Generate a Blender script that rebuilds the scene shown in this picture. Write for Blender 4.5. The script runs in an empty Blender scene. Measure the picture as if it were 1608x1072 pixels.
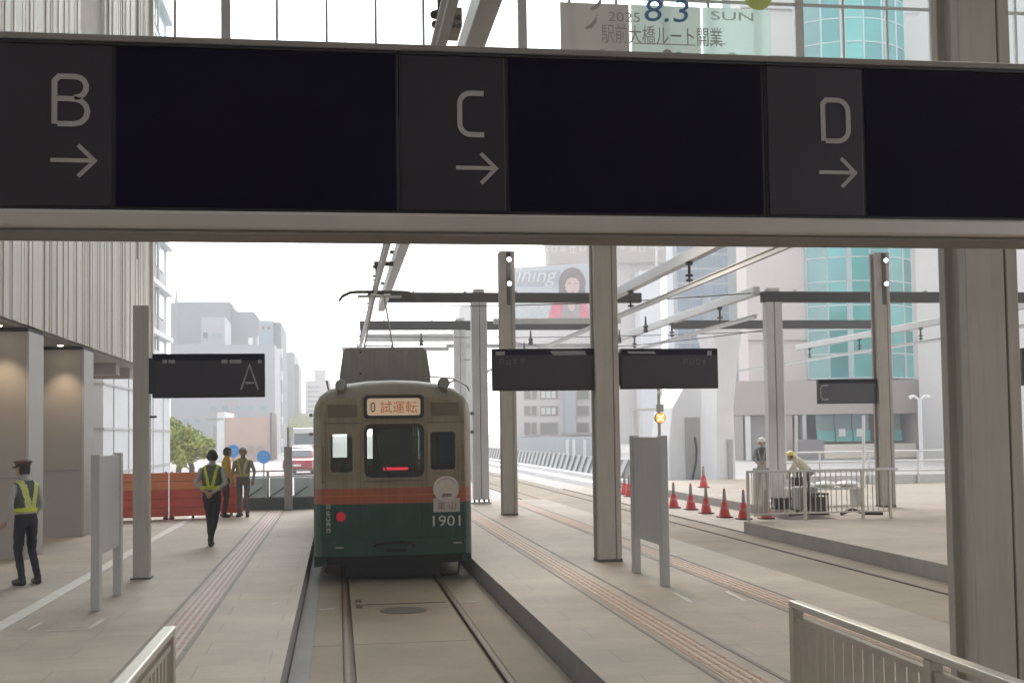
import bpy, math, random
from mathutils import Vector, Matrix
R = math.radians
rnd = random.Random(7)
sc = bpy.context.scene
C = sc.collection

# ------------------------------------------------------------ camera
F_PX, PX_W = 1900.0, 1608.0
YAW, PITCH, ROLL, CAM_Z = 0.143728, 0.047414, 0.014, 1.97
CX, CY = 804.0, 588.0
_d = Vector((math.sin(YAW) * math.cos(PITCH), math.cos(YAW) * math.cos(PITCH), math.sin(PITCH)))
_r0 = Vector((math.cos(YAW), -math.sin(YAW), 0)); _u0 = _r0.cross(_d)
_r = math.cos(ROLL) * _r0 - math.sin(ROLL) * _u0
_u = math.sin(ROLL) * _r0 + math.cos(ROLL) * _u0
cam = bpy.data.cameras.new('camera'); cam_o = bpy.data.objects.new('camera', cam); C.objects.link(cam_o)
cam.sensor_fit = 'HORIZONTAL'; cam.sensor_width = 36.0; cam.lens = 36.0 * F_PX / PX_W
cam.shift_y = (CY - 536.0) / PX_W
cam.clip_start = 0.05; cam.clip_end = 3000
cam_o.matrix_world = Matrix(((_r.x, _u.x, -_d.x, 0), (_r.y, _u.y, -_d.y, 0), (_r.z, _u.z, -_d.z, CAM_Z), (0, 0, 0, 1)))
sc.camera = cam_o

# ------------------------------------------------------------ sky, sun, exposure
SUN_EL, SUN_AZ = 38.0, 4.0          # azimuth measured from +Y towards +X
w = bpy.data.worlds.new('World'); sc.world = w; w.use_nodes = True
nt = w.node_tree; nt.nodes.clear()
sky = nt.nodes.new('ShaderNodeTexSky'); sky.sky_type = 'NISHITA'; sky.sun_disc = False
sky.sun_elevation = R(SUN_EL); sky.sun_rotation = R(SUN_AZ)
sky.air_density = 1.0; sky.dust_density = 1.0; sky.ozone_density = 1.0
hs = nt.nodes.new('ShaderNodeHueSaturation'); hs.inputs['Saturation'].default_value = 0.10
bg = nt.nodes.new('ShaderNodeBackground'); bg.inputs['Strength'].default_value = 0.15
wo = nt.nodes.new('ShaderNodeOutputWorld')
nt.links.new(sky.outputs[0], hs.inputs['Color']); nt.links.new(hs.outputs[0], bg.inputs[0]); nt.links.new(bg.outputs[0], wo.inputs[0])
sl = bpy.data.lights.new('sun', 'SUN'); sl.energy = 1.5; sl.angle = R(40); sl.color = (1.0, .97, .93)
so = bpy.data.objects.new('sun', sl); C.objects.link(so)
_sd = Vector((math.sin(R(SUN_AZ)) * math.cos(R(SUN_EL)), math.cos(R(SUN_AZ)) * math.cos(R(SUN_EL)), math.sin(R(SUN_EL))))
so.rotation_euler = _sd.to_track_quat('Z', 'Y').to_euler(); so.location = (0, 0, 60)
vs = sc.view_settings
vs.view_transform = 'Standard'; vs.look = 'None'; vs.gamma = 1.0; vs.use_curve_mapping = False
vs.exposure = 1.65

# ------------------------------------------------------------ helpers
def ray(px, py): return _d + _r * ((px - CX) / F_PX) - _u * ((py - CY) / F_PX)
def at(px, py, Y):
    v = ray(px, py); return Vector((0, 0, CAM_Z)) + v * (Y / v.y)
def ground_at(px, py, z=0.0):
    v = ray(px, py); return Vector((0, 0, CAM_Z)) + v * ((z - CAM_Z) / v.z)

def wloc(o):
    v = Vector((0, 0, 0))
    while o is not None: v = v + o.location; o = o.parent
    return v

class MB:
    def __init__(s): s.v = []; s.f = []; s.m = []
    def add(s, vs_, fs_, m=0):
        b = len(s.v); s.v += [tuple(p) for p in vs_]
        for f in fs_: s.f.append(tuple(b + i for i in f)); s.m.append(m)
        return s
    def box(s, x0, x1, y0, y1, z0, z1, m=0):
        if x0 > x1: x0, x1 = x1, x0
        if y0 > y1: y0, y1 = y1, y0
        if z0 > z1: z0, z1 = z1, z0
        return s.add([(x0,y0,z0),(x1,y0,z0),(x1,y1,z0),(x0,y1,z0),(x0,y0,z1),(x1,y0,z1),(x1,y1,z1),(x0,y1,z1)],
                     [(0,3,2,1),(4,5,6,7),(0,1,5,4),(1,2,6,5),(2,3,7,6),(3,0,4,7)], m)
    def prism(s, poly, axis, a0, a1, m=0):
        n = len(poly)
        ar = sum(poly[i][0]*poly[(i+1)%n][1]-poly[(i+1)%n][0]*poly[i][1] for i in range(n))
        if ar < 0: poly = poly[::-1]
        if axis == 'z': P = [(a,b,a0) for a,b in poly]+[(a,b,a1) for a,b in poly]; fl = False
        elif axis == 'y': P = [(a,a0,b) for a,b in poly]+[(a,a1,b) for a,b in poly]; fl = True
        else: P = [(a0,a,b) for a,b in poly]+[(a1,a,b) for a,b in poly]; fl = False
        fs = [tuple(range(n))[::-1], tuple(range(n, 2*n))] + [(i,(i+1)%n,n+(i+1)%n,n+i) for i in range(n)]
        if fl: fs = [f[::-1] for f in fs]
        return s.add(P, fs, m)
    def tube(s, pts, r, n=8, m=0, caps=True):
        pts = [Vector(p) for p in pts]; k = len(pts)
        rs = r if isinstance(r, (list, tuple)) else [r]*k
        rings = []
        up = None
        for i, p in enumerate(pts):
            t = (pts[min(i+1,k-1)] - pts[max(i-1,0)]).normalized()
            if up is None:
                up = Vector((0,0,1)) if abs(t.z) < .9 else Vector((1,0,0))
            a = t.cross(up).normalized(); b = a.cross(t).normalized(); up = b
            rings.append([p + (a*math.cos(2*math.pi*j/n) + b*math.sin(2*math.pi*j/n))*rs[i] for j in range(n)])
        V = [q for rg in rings for q in rg]
        F = [(i*n+j, i*n+(j+1)%n, (i+1)*n+(j+1)%n, (i+1)*n+j) for i in range(k-1) for j in range(n)]
        if caps: F += [tuple(range(n))[::-1], tuple(range((k-1)*n, k*n))]
        return s.add(V, F, m)
    def lathe(s, prof, c, axis='z', n=16, m=0):
        V = []
        for r_, h in prof:
            for j in range(n):
                a = 2*math.pi*j/n; x, y = r_*math.cos(a), r_*math.sin(a)
                V.append((c[0]+x,c[1]+y,c[2]+h) if axis=='z' else ((c[0]+x,c[1]+h,c[2]+y) if axis=='y' else (c[0]+h,c[1]+x,c[2]+y)))
        k = len(prof)
        F = [(i*n+j, i*n+(j+1)%n, (i+1)*n+(j+1)%n, (i+1)*n+j) for i in range(k-1) for j in range(n)]
        F += [tuple(range(n))[::-1], tuple(range((k-1)*n, k*n))]
        if axis == 'y': F = [f[::-1] for f in F]
        return s.add(V, F, m)
    def stroke(s, pts, wd, y, th=.004, m=0, close=False):
        """flat lettering stroke in the XZ plane at depth y (facing -Y)"""
        n = len(pts); L = []; Rr = []
        for i, p in enumerate(pts):
            a = pts[i-1] if (i > 0 or close) else p
            b = pts[(i+1) % n] if (i < n-1 or close) else p
            d1 = Vector((p[0]-a[0], p[1]-a[1])); d2 = Vector((b[0]-p[0], b[1]-p[1]))
            d1 = d1.normalized() if d1.length > 1e-9 else d2.normalized()
            d2 = d2.normalized() if d2.length > 1e-9 else d1
            t = (d1+d2).normalized(); nn = Vector((-t.y, t.x)); k = wd/2/max(.5, nn.dot(Vector((-d1.y, d1.x))))
            L.append((p[0]+nn.x*k, p[1]+nn.y*k)); Rr.append((p[0]-nn.x*k, p[1]-nn.y*k))
        for i in range(n if close else n-1):
            j = (i+1) % n
            s.prism([L[i], L[j], Rr[j], Rr[i]], 'y', y, y+th, m)
        return s
    def move(s, dx, dy, dz): s.v = [(a+dx,b+dy,c+dz) for a,b,c in s.v]; return s
    def build(s, name, mats, parent=None, world=True, smooth=False, bevel=0, base=False):
        """one mesh object; coordinates are world ones when world is set, else local to the parent"""
        off = Vector((0,0,0))
        if world and parent is not None: off = wloc(parent)
        if parent is None and base:
            xs = [p[0] for p in s.v]; ys = [p[1] for p in s.v]; zs = [p[2] for p in s.v]
            off = Vector(((min(xs)+max(xs))/2, (min(ys)+max(ys))/2, min(zs)))
        me = bpy.data.meshes.new(name)
        me.from_pydata([(a-off.x,b-off.y,c-off.z) for a,b,c in s.v], [], s.f)
        if not isinstance(mats, (list, tuple)): mats = [mats]
        for q in mats: me.materials.append(q)
        me.polygons.foreach_set('material_index', s.m)
        if smooth: me.polygons.foreach_set('use_smooth', [True]*len(s.f))
        me.update()
        o = bpy.data.objects.new(name, me); C.objects.link(o)
        if parent is not None: o.parent = parent
        elif base: o.location = off
        if smooth and smooth != 'all':
            me.set_sharp_from_angle(angle=R(40))
        if bevel:
            md = o.modifiers.new('bevel', 'BEVEL'); md.width = bevel; md.segments = 2; md.limit_method = 'ANGLE'; md.angle_limit = R(40)
        return o

def tag(o, label=None, cat=None, group=None, kind=None):
    if label: o['label'] = label
    if cat: o['category'] = cat
    if group: o['group'] = group
    if kind: o['kind'] = kind
    return o
def thing(name, label, cat, loc=(0,0,0), rz=0.0, group=None):
    o = bpy.data.objects.new(name, None); C.objects.link(o); o.empty_display_size = .2
    o.location = loc; o.rotation_euler = (0, 0, rz); return tag(o, label, cat, group)
def copy_tree(o, parent=None):
    c = o.copy(); C.objects.link(c)
    if parent is not None: c.parent = parent
    for ch in list(o.children): copy_tree(ch, c)
    return c
def dup(o, loc, rz=None, label=None):
    c = copy_tree(o); c.location = loc
    if rz is not None: c.rotation_euler = (0, 0, rz)
    if label: c['label'] = label
    return c
def piece(src, parent, loc):
    """another alike piece that shares its mesh"""
    c = src.copy(); C.objects.link(c); c.parent = parent; c.location = loc; return c

def text_obj(body, size, mat_, pos, parent, name='lettering', yrot=0.0, th=.003, width=None, shear=0.0, vertical=False):
    """flat lettering facing -Y; pos = world position of its centre"""
    bodies = list(body) if vertical else [body]
    mb = MB()
    for i, b in enumerate(bodies):
        c = bpy.data.curves.new('txt', 'FONT'); c.body = b; c.size = size; c.align_x = 'CENTER'; c.align_y = 'CENTER'
        c.extrude = th/2; c.resolution_u = 3; c.shear = shear
        o = bpy.data.objects.new('txt', c); C.objects.link(o)
        bpy.context.view_layer.update()
        me = bpy.data.meshes.new_from_object(o.evaluated_get(bpy.context.evaluated_depsgraph_get()))
        xs = [v.co.x for v in me.vertices] or [0]; ys = [v.co.y for v in me.vertices] or [0]
        mx, my = (min(xs)+max(xs))/2, (min(ys)+max(ys))/2
        k = (width/(max(xs)-min(xs))) if width else 1.0
        mb.add([((v.co.x-mx)*k, -v.co.z, (v.co.y-my) - i*size*1.02) for v in me.vertices], [tuple(p.vertices) for p in me.polygons])
        bpy.data.objects.remove(o); bpy.data.curves.remove(c); bpy.data.meshes.remove(me)
    ob = mb.build(name, mat_, parent, world=False)
    ob.location = Vector(pos) - wloc(parent); ob.rotation_euler = (0, 0, yrot)
    return ob

def worn_glyphs(n, size, mat_, pos, parent, vertical=False, seed=1, name='worn_lettering'):
    """characters too blurred to read: dense small strokes, facing -Y, first character centred at pos"""
    rg = random.Random(seed); mb = MB(); wd = size*.11
    for i in range(n):
        ox, oz = (0, -i*size*1.12) if vertical else (i*size*1.12, 0)
        for z in rg.sample((-.42, -.2, 0, .22, .42), 3): mb.stroke([(ox-size*rg.uniform(.25,.42), oz+z*size), (ox+size*rg.uniform(.25,.42), oz+z*size)], wd, 0, .003)
        for x in rg.sample((-.3, 0, .3), 2): mb.stroke([(ox+x*size, oz-size*rg.uniform(.2,.45)), (ox+x*size, oz+size*rg.uniform(.2,.45))], wd, -.0035, .003)
    o = mb.build(name, mat_, parent, world=False); o.location = Vector(pos)-wloc(parent); o['kind'] = 'stuff'; return o

# ------------------------------------------------------------ materials
def mat(name, col, rough=.6, metal=0.0, var=.12, scale=3.0, bump=0.0, bscale=60.0, spec=.5, tint=None, coat=0.0, streak=0.0):
    m = bpy.data.materials.new(name); m.use_nodes = True; n = m.node_tree; b = n.nodes['Principled BSDF']
    b.inputs['Roughness'].default_value = rough; b.inputs['Metallic'].default_value = metal
    b.inputs['Specular IOR Level'].default_value = spec
    if coat: b.inputs['Coat Weight'].default_value = coat
    geo = n.nodes.new('ShaderNodeNewGeometry')
    nz = n.nodes.new('ShaderNodeTexNoise'); nz.inputs['Scale'].default_value = scale; nz.inputs['Detail'].default_value = 7; nz.inputs['Roughness'].default_value = .62
    n.links.new(geo.outputs['Position'], nz.inputs['Vector'])
    rp = n.nodes.new('ShaderNodeValToRGB')
    c0 = [c*(1-var) for c in col]; c1 = [min(1, c*(1+var)) for c in (tint or col)]
    rp.color_ramp.elements[0].position = .3; rp.color_ramp.elements[1].position = .7
    rp.color_ramp.elements[0].color = (*c0, 1); rp.color_ramp.elements[1].color = (*c1, 1)
    n.links.new(nz.outputs['Fac'], rp.inputs['Fac']); n.links.new(rp.outputs[0], b.inputs['Base Color'])
    mr = n.nodes.new('ShaderNodeMapRange'); mr.inputs['To Min'].default_value = max(0, rough-.08); mr.inputs['To Max'].default_value = min(1, rough+.08)
    n.links.new(nz.outputs['Fac'], mr.inputs['Value']); n.links.new(mr.outputs[0], b.inputs['Roughness'])
    if streak:                                  # grime runs down the surface
        mp = n.nodes.new('ShaderNodeMapping'); mp.inputs['Scale'].default_value = (9, 9, .55); n.links.new(geo.outputs['Position'], mp.inputs['Vector'])
        n3 = n.nodes.new('ShaderNodeTexNoise'); n3.inputs['Scale'].default_value = 1.6; n3.inputs['Detail'].default_value = 6; n3.inputs['Roughness'].default_value = .7; n.links.new(mp.outputs[0], n3.inputs['Vector'])
        r3 = n.nodes.new('ShaderNodeMapRange'); r3.inputs['From Min'].default_value = .42; r3.inputs['From Max'].default_value = .68; r3.inputs['To Min'].default_value = 1.0; r3.inputs['To Max'].default_value = 1.0-streak
        n.links.new(n3.outputs['Fac'], r3.inputs['Value'])
        m3 = n.nodes.new('ShaderNodeMix'); m3.data_type = 'RGBA'; m3.blend_type = 'MULTIPLY'; m3.inputs[0].default_value = 1.0
        n.links.new(rp.outputs[0], m3.inputs[6]); n.links.new(r3.outputs[0], m3.inputs[7]); n.links.new(m3.outputs[2], b.inputs['Base Color'])
    if bump:
        n2 = n.nodes.new('ShaderNodeTexNoise'); n2.inputs['Scale'].default_value = bscale; n2.inputs['Detail'].default_value = 4
        n.links.new(geo.outputs['Position'], n2.inputs['Vector'])
        bp = n.nodes.new('ShaderNodeBump'); bp.inputs['Strength'].default_value = bump; bp.inputs['Distance'].default_value = .01
        n.links.new(n2.outputs['Fac'], bp.inputs['Height']); n.links.new(bp.outputs[0], b.inputs['Normal'])
    return m
def emit(name, col, s):
    m = bpy.data.materials.new(name); m.use_nodes = True; n = m.node_tree; b = n.nodes['Principled BSDF']
    b.inputs['Base Color'].default_value = (*[c*.5 for c in col], 1); b.inputs['Emission Color'].default_value = (*col, 1); b.inputs['Emission Strength'].default_value = s
    return m
def glass(name, tint=(.9,.95,.95), refl=.12, opac=.0, col=(.5,.6,.6)):
    m = bpy.data.materials.new(name); m.use_nodes = True; n = m.node_tree; n.nodes.remove(n.nodes['Principled BSDF'])
    out = n.nodes['Material Output']
    t = n.nodes.new('ShaderNodeBsdfTransparent'); t.inputs[0].default_value = (*tint, 1)
    g = n.nodes.new('ShaderNodeBsdfGlossy'); g.inputs['Roughness'].default_value = .03; g.inputs[0].default_value = (.9,.95,.95,1)
    fr = n.nodes.new('ShaderNodeFresnel'); fr.inputs['IOR'].default_value = 1.45
    mx = n.nodes.new('ShaderNodeMixShader'); n.links.new(fr.outputs[0], mx.inputs[0]); n.links.new(t.outputs[0], mx.inputs[1]); n.links.new(g.outputs[0], mx.inputs[2])
    last = mx
    if opac:
        d = n.nodes.new('ShaderNodeBsdfDiffuse'); d.inputs[0].default_value = (*col, 1)
        m2 = n.nodes.new('ShaderNodeMixShader'); m2.inputs[0].default_value = opac
        n.links.new(mx.outputs[0], m2.inputs[1]); n.links.new(d.outputs[0], m2.inputs[2]); last = m2
    n.links.new(last.outputs[0], out.inputs[0]); return m
def paving(name, col, var, jx, jy, joint, bump=.25, rough=.7):
    """cast floor with fine joints: colour wanders at several scales, joints a touch darker and sunk"""
    m = mat(name, col, rough, 0, var, .9, 0, spec=.18); n = m.node_tree; b = n.nodes['Principled BSDF']
    geo = [q for q in n.nodes if q.type == 'NEW_GEOMETRY'][0]; rp = [q for q in n.nodes if q.type == 'VALTORGB'][0]
    br = n.nodes.new('ShaderNodeTexBrick'); br.offset = 0.5; br.inputs['Scale'].default_value = 1.0
    br.inputs['Brick Width'].default_value = jx; br.inputs['Row Height'].default_value = jy; br.inputs['Mortar Size'].default_value = .006
    br.inputs['Color1'].default_value = (1,1,1,1); br.inputs['Color2'].default_value = (.93,.93,.93,1); br.inputs['Mortar'].default_value = (joint,)*3+(1,)
    n.links.new(geo.outputs['Position'], br.inputs['Vector'])
    fine = n.nodes.new('ShaderNodeTexNoise'); fine.inputs['Scale'].default_value = 55; fine.inputs['Detail'].default_value = 5
    n.links.new(geo.outputs['Position'], fine.inputs['Vector'])
    st = n.nodes.new('ShaderNodeTexNoise'); st.inputs['Scale'].default_value = .35; st.inputs['Detail'].default_value = 8; st.inputs['Roughness'].default_value = .7
    n.links.new(geo.outputs['Position'], st.inputs['Vector'])
    def mul(a, bb, f):
        q = n.nodes.new('ShaderNodeMix'); q.data_type = 'RGBA'; q.blend_type = 'MULTIPLY'; q.inputs[0].default_value = f
        n.links.new(a, q.inputs[6]); n.links.new(bb, q.inputs[7]); return q.outputs[2]
    def gray(src, lo, hi):
        q = n.nodes.new('ShaderNodeMapRange'); q.inputs['From Min'].default_value = .3; q.inputs['From Max'].default_value = .7
        q.inputs['To Min'].default_value = lo; q.inputs['To Max'].default_value = hi; n.links.new(src, q.inputs['Value']); return q.outputs[0]
    c = mul(rp.outputs[0], br.outputs['Color'], 1.0)
    c = mul(c, gray(fine.outputs['Fac'], .9, 1.08), 1.0)
    c = mul(c, gray(st.outputs['Fac'], .76, 1.12), 1.0)
    n.links.new(c, b.inputs['Base Color'])
    bp = n.nodes.new('ShaderNodeBump'); bp.inputs['Strength'].default_value = bump; bp.inputs['Distance'].default_value = .004
    n.links.new(fine.outputs['Fac'], bp.inputs['Height']); n.links.new(bp.outputs[0], b.inputs['Normal'])
    return m

M = {}
M['platform'] = paving('platform_paving', (.405,.345,.285), .07, 1.2, .6, .74)
M['plaza'] = paving('plaza_paving', (.42,.405,.40), .06, 2.4, 1.2, .84)
M['track'] = paving('track_concrete', (.29,.24,.182), .10, 9, 9, .9, .4, .8)
M['ground'] = mat('street_concrete', (.34,.33,.32), .9, 0, .12, .2)
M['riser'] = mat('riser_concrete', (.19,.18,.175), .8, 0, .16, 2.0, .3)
M['rust'] = mat('rusty_rail', (.10,.045,.022), .75, 0, .35, 9.0, .3)
M['rail_top'] = mat('polished_rail', (.13,.085,.06), .7, 0, .2, 12)
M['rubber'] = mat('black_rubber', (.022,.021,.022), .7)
M['tactile'] = mat('tactile_tile', (.43,.335,.265), .7, 0, .12, 5)
M['tactile_bar'] = mat('tactile_bar', (.36,.215,.14), .7, 0, .15, 6)
M['tactile_pink'] = mat('tactile_tile_pink', (.43,.36,.33), .7, 0, .10, 5)
M['tactile_pink_bar'] = mat('tactile_bar_pink', (.33,.215,.19), .7, 0, .14, 6)
M['border'] = mat('dark_border', (.20,.175,.155), .8, 0, .2, 8)
M['mark'] = mat('pale_floor_mark', (.52,.485,.445), .7, 0, .2, 9)
M['iron'] = mat('cast_iron', (.10,.088,.075), .7, .3, .25, 20, .3)
M['pole'] = mat('pole_paint', (.405,.375,.335), .55, 0, .07, 1.5, streak=.14)
M['pole_dark'] = mat('pole_slot', (.035,.032,.03), .6)
M['steel'] = mat('galvanised', (.46,.46,.46), .45, .5, .10, 4)
M['steel_light'] = mat('light_grey_steel', (.56,.56,.57), .5, .2, .06, 2)
M['beam_dark'] = mat('dark_beam', (.055,.052,.055), .6, .1, .12, 2)
M['board'] = mat('board_grey', (.44,.435,.43), .5, .1, .05, 1.2, streak=.10)
M['white'] = mat('white_paint', (.80,.80,.79), .6, 0, .05, 1)
M['concrete_white'] = mat('white_concrete', (.80,.80,.81), .8, 0, .06, .8)
M['sign_panel'] = mat('sign_panel', (.023,.0182,.0300), .38, 0, .10, 2)
M['screen'] = mat('sign_screen', (.0058,.0036,.0170), .5, 0, .2, 2, spec=.04)
M['sign_edge'] = mat('sign_casing', (.018,.016,.018), .45, .1, .1, 5)
M['letter'] = mat('sign_letter', (.38,.36,.36), .6, 0, .04, 20)
M['gantry'] = mat('brushed_aluminium', (.52,.485,.455), .4, .25, .06, 2.5)
M['clad'] = [mat('cladding_%s' % a, c, .55, .15, .05, 1.0) for a, c in (('beige', (.60,.56,.505)), ('pale', (.64,.605,.55)), ('grey', (.56,.53,.485)), ('warm', (.61,.56,.49)))]
M['clad_back'] = mat('cladding_backing', (.55,.52,.47), .8)
M['pillar'] = mat('pillar_panel', (.37,.345,.32), .6, 0, .05, .9)
M['pillar_side'] = mat('pillar_side_face', (.47,.455,.44), .55, .1, .04, 2)
M['soffit'] = mat('soffit', (.42,.40,.375), .7, 0, .04, 1)
M['ceiling'] = mat('ceiling_panel', (.70,.67,.62), .8, 0, .04, 1)
M['rear'] = mat('added_rear_wall', (.40,.365,.33), .8, 0, .1, .5)
M['glass'] = glass('clear_glass', (.93,.97,.97))
M['lamp'] = emit('lamp_face', (1, .96, .88), 9)
M['lamp_warm'] = emit('warm_lamp_face', (1, .80, .55), 14)

# ------------------------------------------------------------ setting: ground, platforms, tracks
ZR = -0.25
tag(MB().box(-900, 900, -120, 1500, -1.5, ZR-.12).build('ground', M['ground']), kind='structure')
TR1, TR2 = 0.80, 7.28
E1L, E1R, E2L, E2R = -0.47, 2.07, 6.02, 8.56
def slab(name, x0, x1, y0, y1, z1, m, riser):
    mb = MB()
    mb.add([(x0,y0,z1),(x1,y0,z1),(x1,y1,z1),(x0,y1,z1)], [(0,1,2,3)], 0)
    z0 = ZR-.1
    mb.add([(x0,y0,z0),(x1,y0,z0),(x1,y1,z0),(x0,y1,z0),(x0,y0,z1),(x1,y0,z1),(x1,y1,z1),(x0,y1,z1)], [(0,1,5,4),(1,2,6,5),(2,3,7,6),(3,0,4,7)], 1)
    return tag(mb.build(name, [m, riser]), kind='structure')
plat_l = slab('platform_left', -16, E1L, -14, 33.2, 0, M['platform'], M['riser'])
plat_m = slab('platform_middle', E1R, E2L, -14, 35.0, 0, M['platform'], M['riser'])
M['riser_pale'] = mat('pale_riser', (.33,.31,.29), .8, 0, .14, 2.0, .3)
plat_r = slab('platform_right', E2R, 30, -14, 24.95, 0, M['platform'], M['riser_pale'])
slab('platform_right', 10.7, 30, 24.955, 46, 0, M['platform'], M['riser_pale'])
ZL = ZR+.03
slab('paved_strip', E2R, 10.696, 24.955, 46, ZL, M['platform'], M['riser_pale'])
slab('concourse_floor', E1L+.004, E1R-.004, -14, 2.6, 0, M['platform'], M['riser'])
slab('concourse_floor', E2L+.004, E2R-.004, -14, 2.6, 0, M['platform'], M['riser'])
plaza = tag(MB().box(-16, 40, 33.3, 120, ZR-.11, ZR-.03).build('roadway', M['plaza']), kind='structure')

# track beds: cast slabs either side of and between grooved rails
def track(cx, y0, y1, e0, e1, name):
    root = tag(MB().box(e0+.004, e1-.004, y0, y1, ZR-.115, ZR-.06).build(name, M['riser']), kind='structure')
    g = .7175
    y = y0 + .02; k = 0
    while y < y1-.5:
        L = 5.2 if y < 36 else 12.0
        ye = min(y+L, y1)
        for a, b in ((e0+.01, cx-g-.045), (cx-g+.075, cx+g-.075), (cx+g+.045, e1-.01)):
            MB().box(a, b, y+.008, ye-.008, ZR-.055, ZR+rnd.uniform(-.004,.003)).build('track_slab', M['track'], root)
        y = ye; k += 1
    for s in (-1, 1):
        x = cx+s*g
        mb = MB()
        mb.box(x-.034, x+.034, y0, y1, ZR-.05, ZR+.006, 0)
        mb.box(x-.07, x+.07, y0, y1, ZR-.056, ZR-.036, 0)
        r_ = mb.build('rail', M['rust'], root)
        MB().box(x-.016, x+.016, y0, y1, ZR+.0065, ZR+.0075).build('rail_head', M['rail_top'], r_)
    return root
t1 = track(TR1, 2.62, 110, E1L, E1R, 'tram_track')
t2 = track(TR2, 2.62, 110, E2L, E2R, 'tram_track')
# drain cover and cross joint between the near rails
mb = MB(); c = ground_at(634, 957, ZR+.006); mb.lathe([(.30,-.004),(.30,0),(.27,.003),(.05,.003)], (c.x, c.y, ZR+.004), 'z', 28)
mb.build('manhole_cover', M['iron'], t1)
MB().box(E1L+.012, E1L+.20, 2.7, 60, ZR-.01, ZR+.006).build('gutter_strip', M['riser'], t1)
for (a, b, yy, wd) in ((.22, 1.40, 16.0, .05), (1.62, 1.78, 15.9, .07), (-.30, -.05, 15.7, .05)):
    MB().box(a, b, yy, yy+wd, ZR-.01, ZR+.005).build('joint_strip', M['iron'] if a == .22 else M['mark'], t1)
for yy in (15.75, 16.3): MB().box(.22, .30, yy, yy+.22, ZR-.01, ZR+.006).build('rail_clamp', M['rust'], t1)

# tactile guide blocks, each a block with four raised bars
def tactile(root, xc, y0, y1, mb_, mbar, borders):
    mb = MB(); mb.box(-.149, .149, -.149, .149, 0, .006, 0)
    for k in range(4):
        x = -.112 + k*.0747
        mb.add([(x-.022,-.135,.006),(x+.022,-.135,.006),(x+.022,.135,.006),(x-.022,.135,.006),(x-.014,-.127,.012),(x+.014,-.127,.012),(x+.014,.127,.012),(x-.014,.127,.012)],
               [(4,5,6,7),(0,1,5,4),(1,2,6,5),(2,3,7,6),(3,0,4,7)], 1)
    first = None; y = y0
    while y < y1:
        if first is None:
            first = mb.build('tactile_block', [mb_, mbar], root, world=False); first.location = (xc, y, 0)
        else: piece(first, root, (xc, y, 0))
        y += .3
    for (a, b) in borders: MB().box(a, b, y0-.15, y1, .001, .005).build('border_strip', M['border'], root)
tactile(plat_l, -1.585, 8.2, 32.5, M['tactile_pink'], M['tactile_pink_bar'], ((-1.84,-1.80),(-1.42,-1.375)))
tactile(plat_m, 3.17, 8.2, 34.0, M['tactile'], M['tactile_bar'], ((2.94,2.975),(3.44,3.48)))
tactile(plat_m, 4.98, 6.2, 34.0, M['tactile'], M['tactile_bar'], ((4.76,4.79),(5.18,5.21)))
# pale inlaid line and small setting-out marks on the floor
MB().box(-3.62, -3.44, 5, 33, .001, .005).build('pale_line', M['mark'], plat_l)
def mark(root, p, q, wd=.05):
    a = ground_at(*p); b = ground_at(*q); d = (b-a).normalized(); n = Vector((-d.y, d.x, 0))*wd/2
    MB().add([a-n+Vector((0,0,.004)), b-n+Vector((0,0,.004)), b+n+Vector((0,0,.004)), a+n+Vector((0,0,.004))], [(0,1,2,3)]).build('floor_mark', M['mark'], root)
mark(plat_m, (1058,930), (1086,945)); mark(plat_m, (1140,928), (1170,943)); mark(plat_l, (45,988), (66,977), .04); mark(plat_l, (140,987), (163,971), .05); mark(plat_l, (72,990),(135,988), .03)
mark(plat_l, (428,948),(440,945), .03)

# ------------------------------------------------------------ the station hall: roof, added rear wall, glazed front, clad wing
cl_ = MB()                      # roof slab round an unseen skylight, added to brighten the left platform
for q in ((-16,-4.6,-34,34.2),(1.6,30,-34,34.2),(-4.6,1.6,-34,-6),(-4.6,1.6,27,34.2)): cl_.box(*q, 17.0, 17.5)
ceil = tag(cl_.build('ceiling', M['ceiling']), kind='structure')
for k in range(11): MB().box(-4.6, 1.6, -6.05+k*3.3, -5.95+k*3.3, 17.1, 17.4).build('added_skylight_bar', M['steel'], ceil)
for k in range(10): MB().box(-4.6, 1.6, -5.94+k*3.3, -2.76+k*3.3, 17.24, 17.26).build('added_skylight_pane', M['glass'], ceil)
tag(MB().box(-16, 30, -34.5, -34.0, -1, 17.5).build('added_wall_rear', M['rear']), kind='structure')  # added behind the camera to close off and bounce light
tag(MB().box(-16, 30, -34, -14.01, -.4, -.004).build('floor_rear', M['platform']), kind='structure')

WX, WY1, WZ = -5.05, 34.2, 3.82
clad = thing('clad_building_wing', 'beige building wing clad in upright metal ribs, raised on square pillars', 'building', (-9.5, 22, 0))
MB().box(-16, WX-.06, -14, WY1-.05, WZ+.06, 17).build('backing_wall', M['clad_back'], clad)
MB().box(-16, WX-.11, -14, WY1-.10, WZ, WZ+.06).build('soffit', M['soffit'], clad)
for yy in (31.2, 33.2): MB().box(-16, WX-.4, yy, yy+.5, WZ-.28, WZ).build('soffit_beam', M['soffit'], clad)
y = 12.0
gl0, gl1 = 24.9, 28.2          # glazed opening in the ribs
while y < WY1:
    wd = rnd.choice((.10,.12,.15,.19,.24,.13)); ye = min(y+wd, WY1)
    zt = 17.0
    if y > gl0 and ye < gl1: zt = 6.75
    if 31.55 < y < 32.2: zt = 6.55
    dp = rnd.choice((0, .006, .012, .022))
    MB().box(WX-.058, WX-.03+dp, y+.0008, ye-.0008, WZ+.03, zt).build('cladding_rib', rnd.choice(M['clad']), clad)
    y = ye
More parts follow.
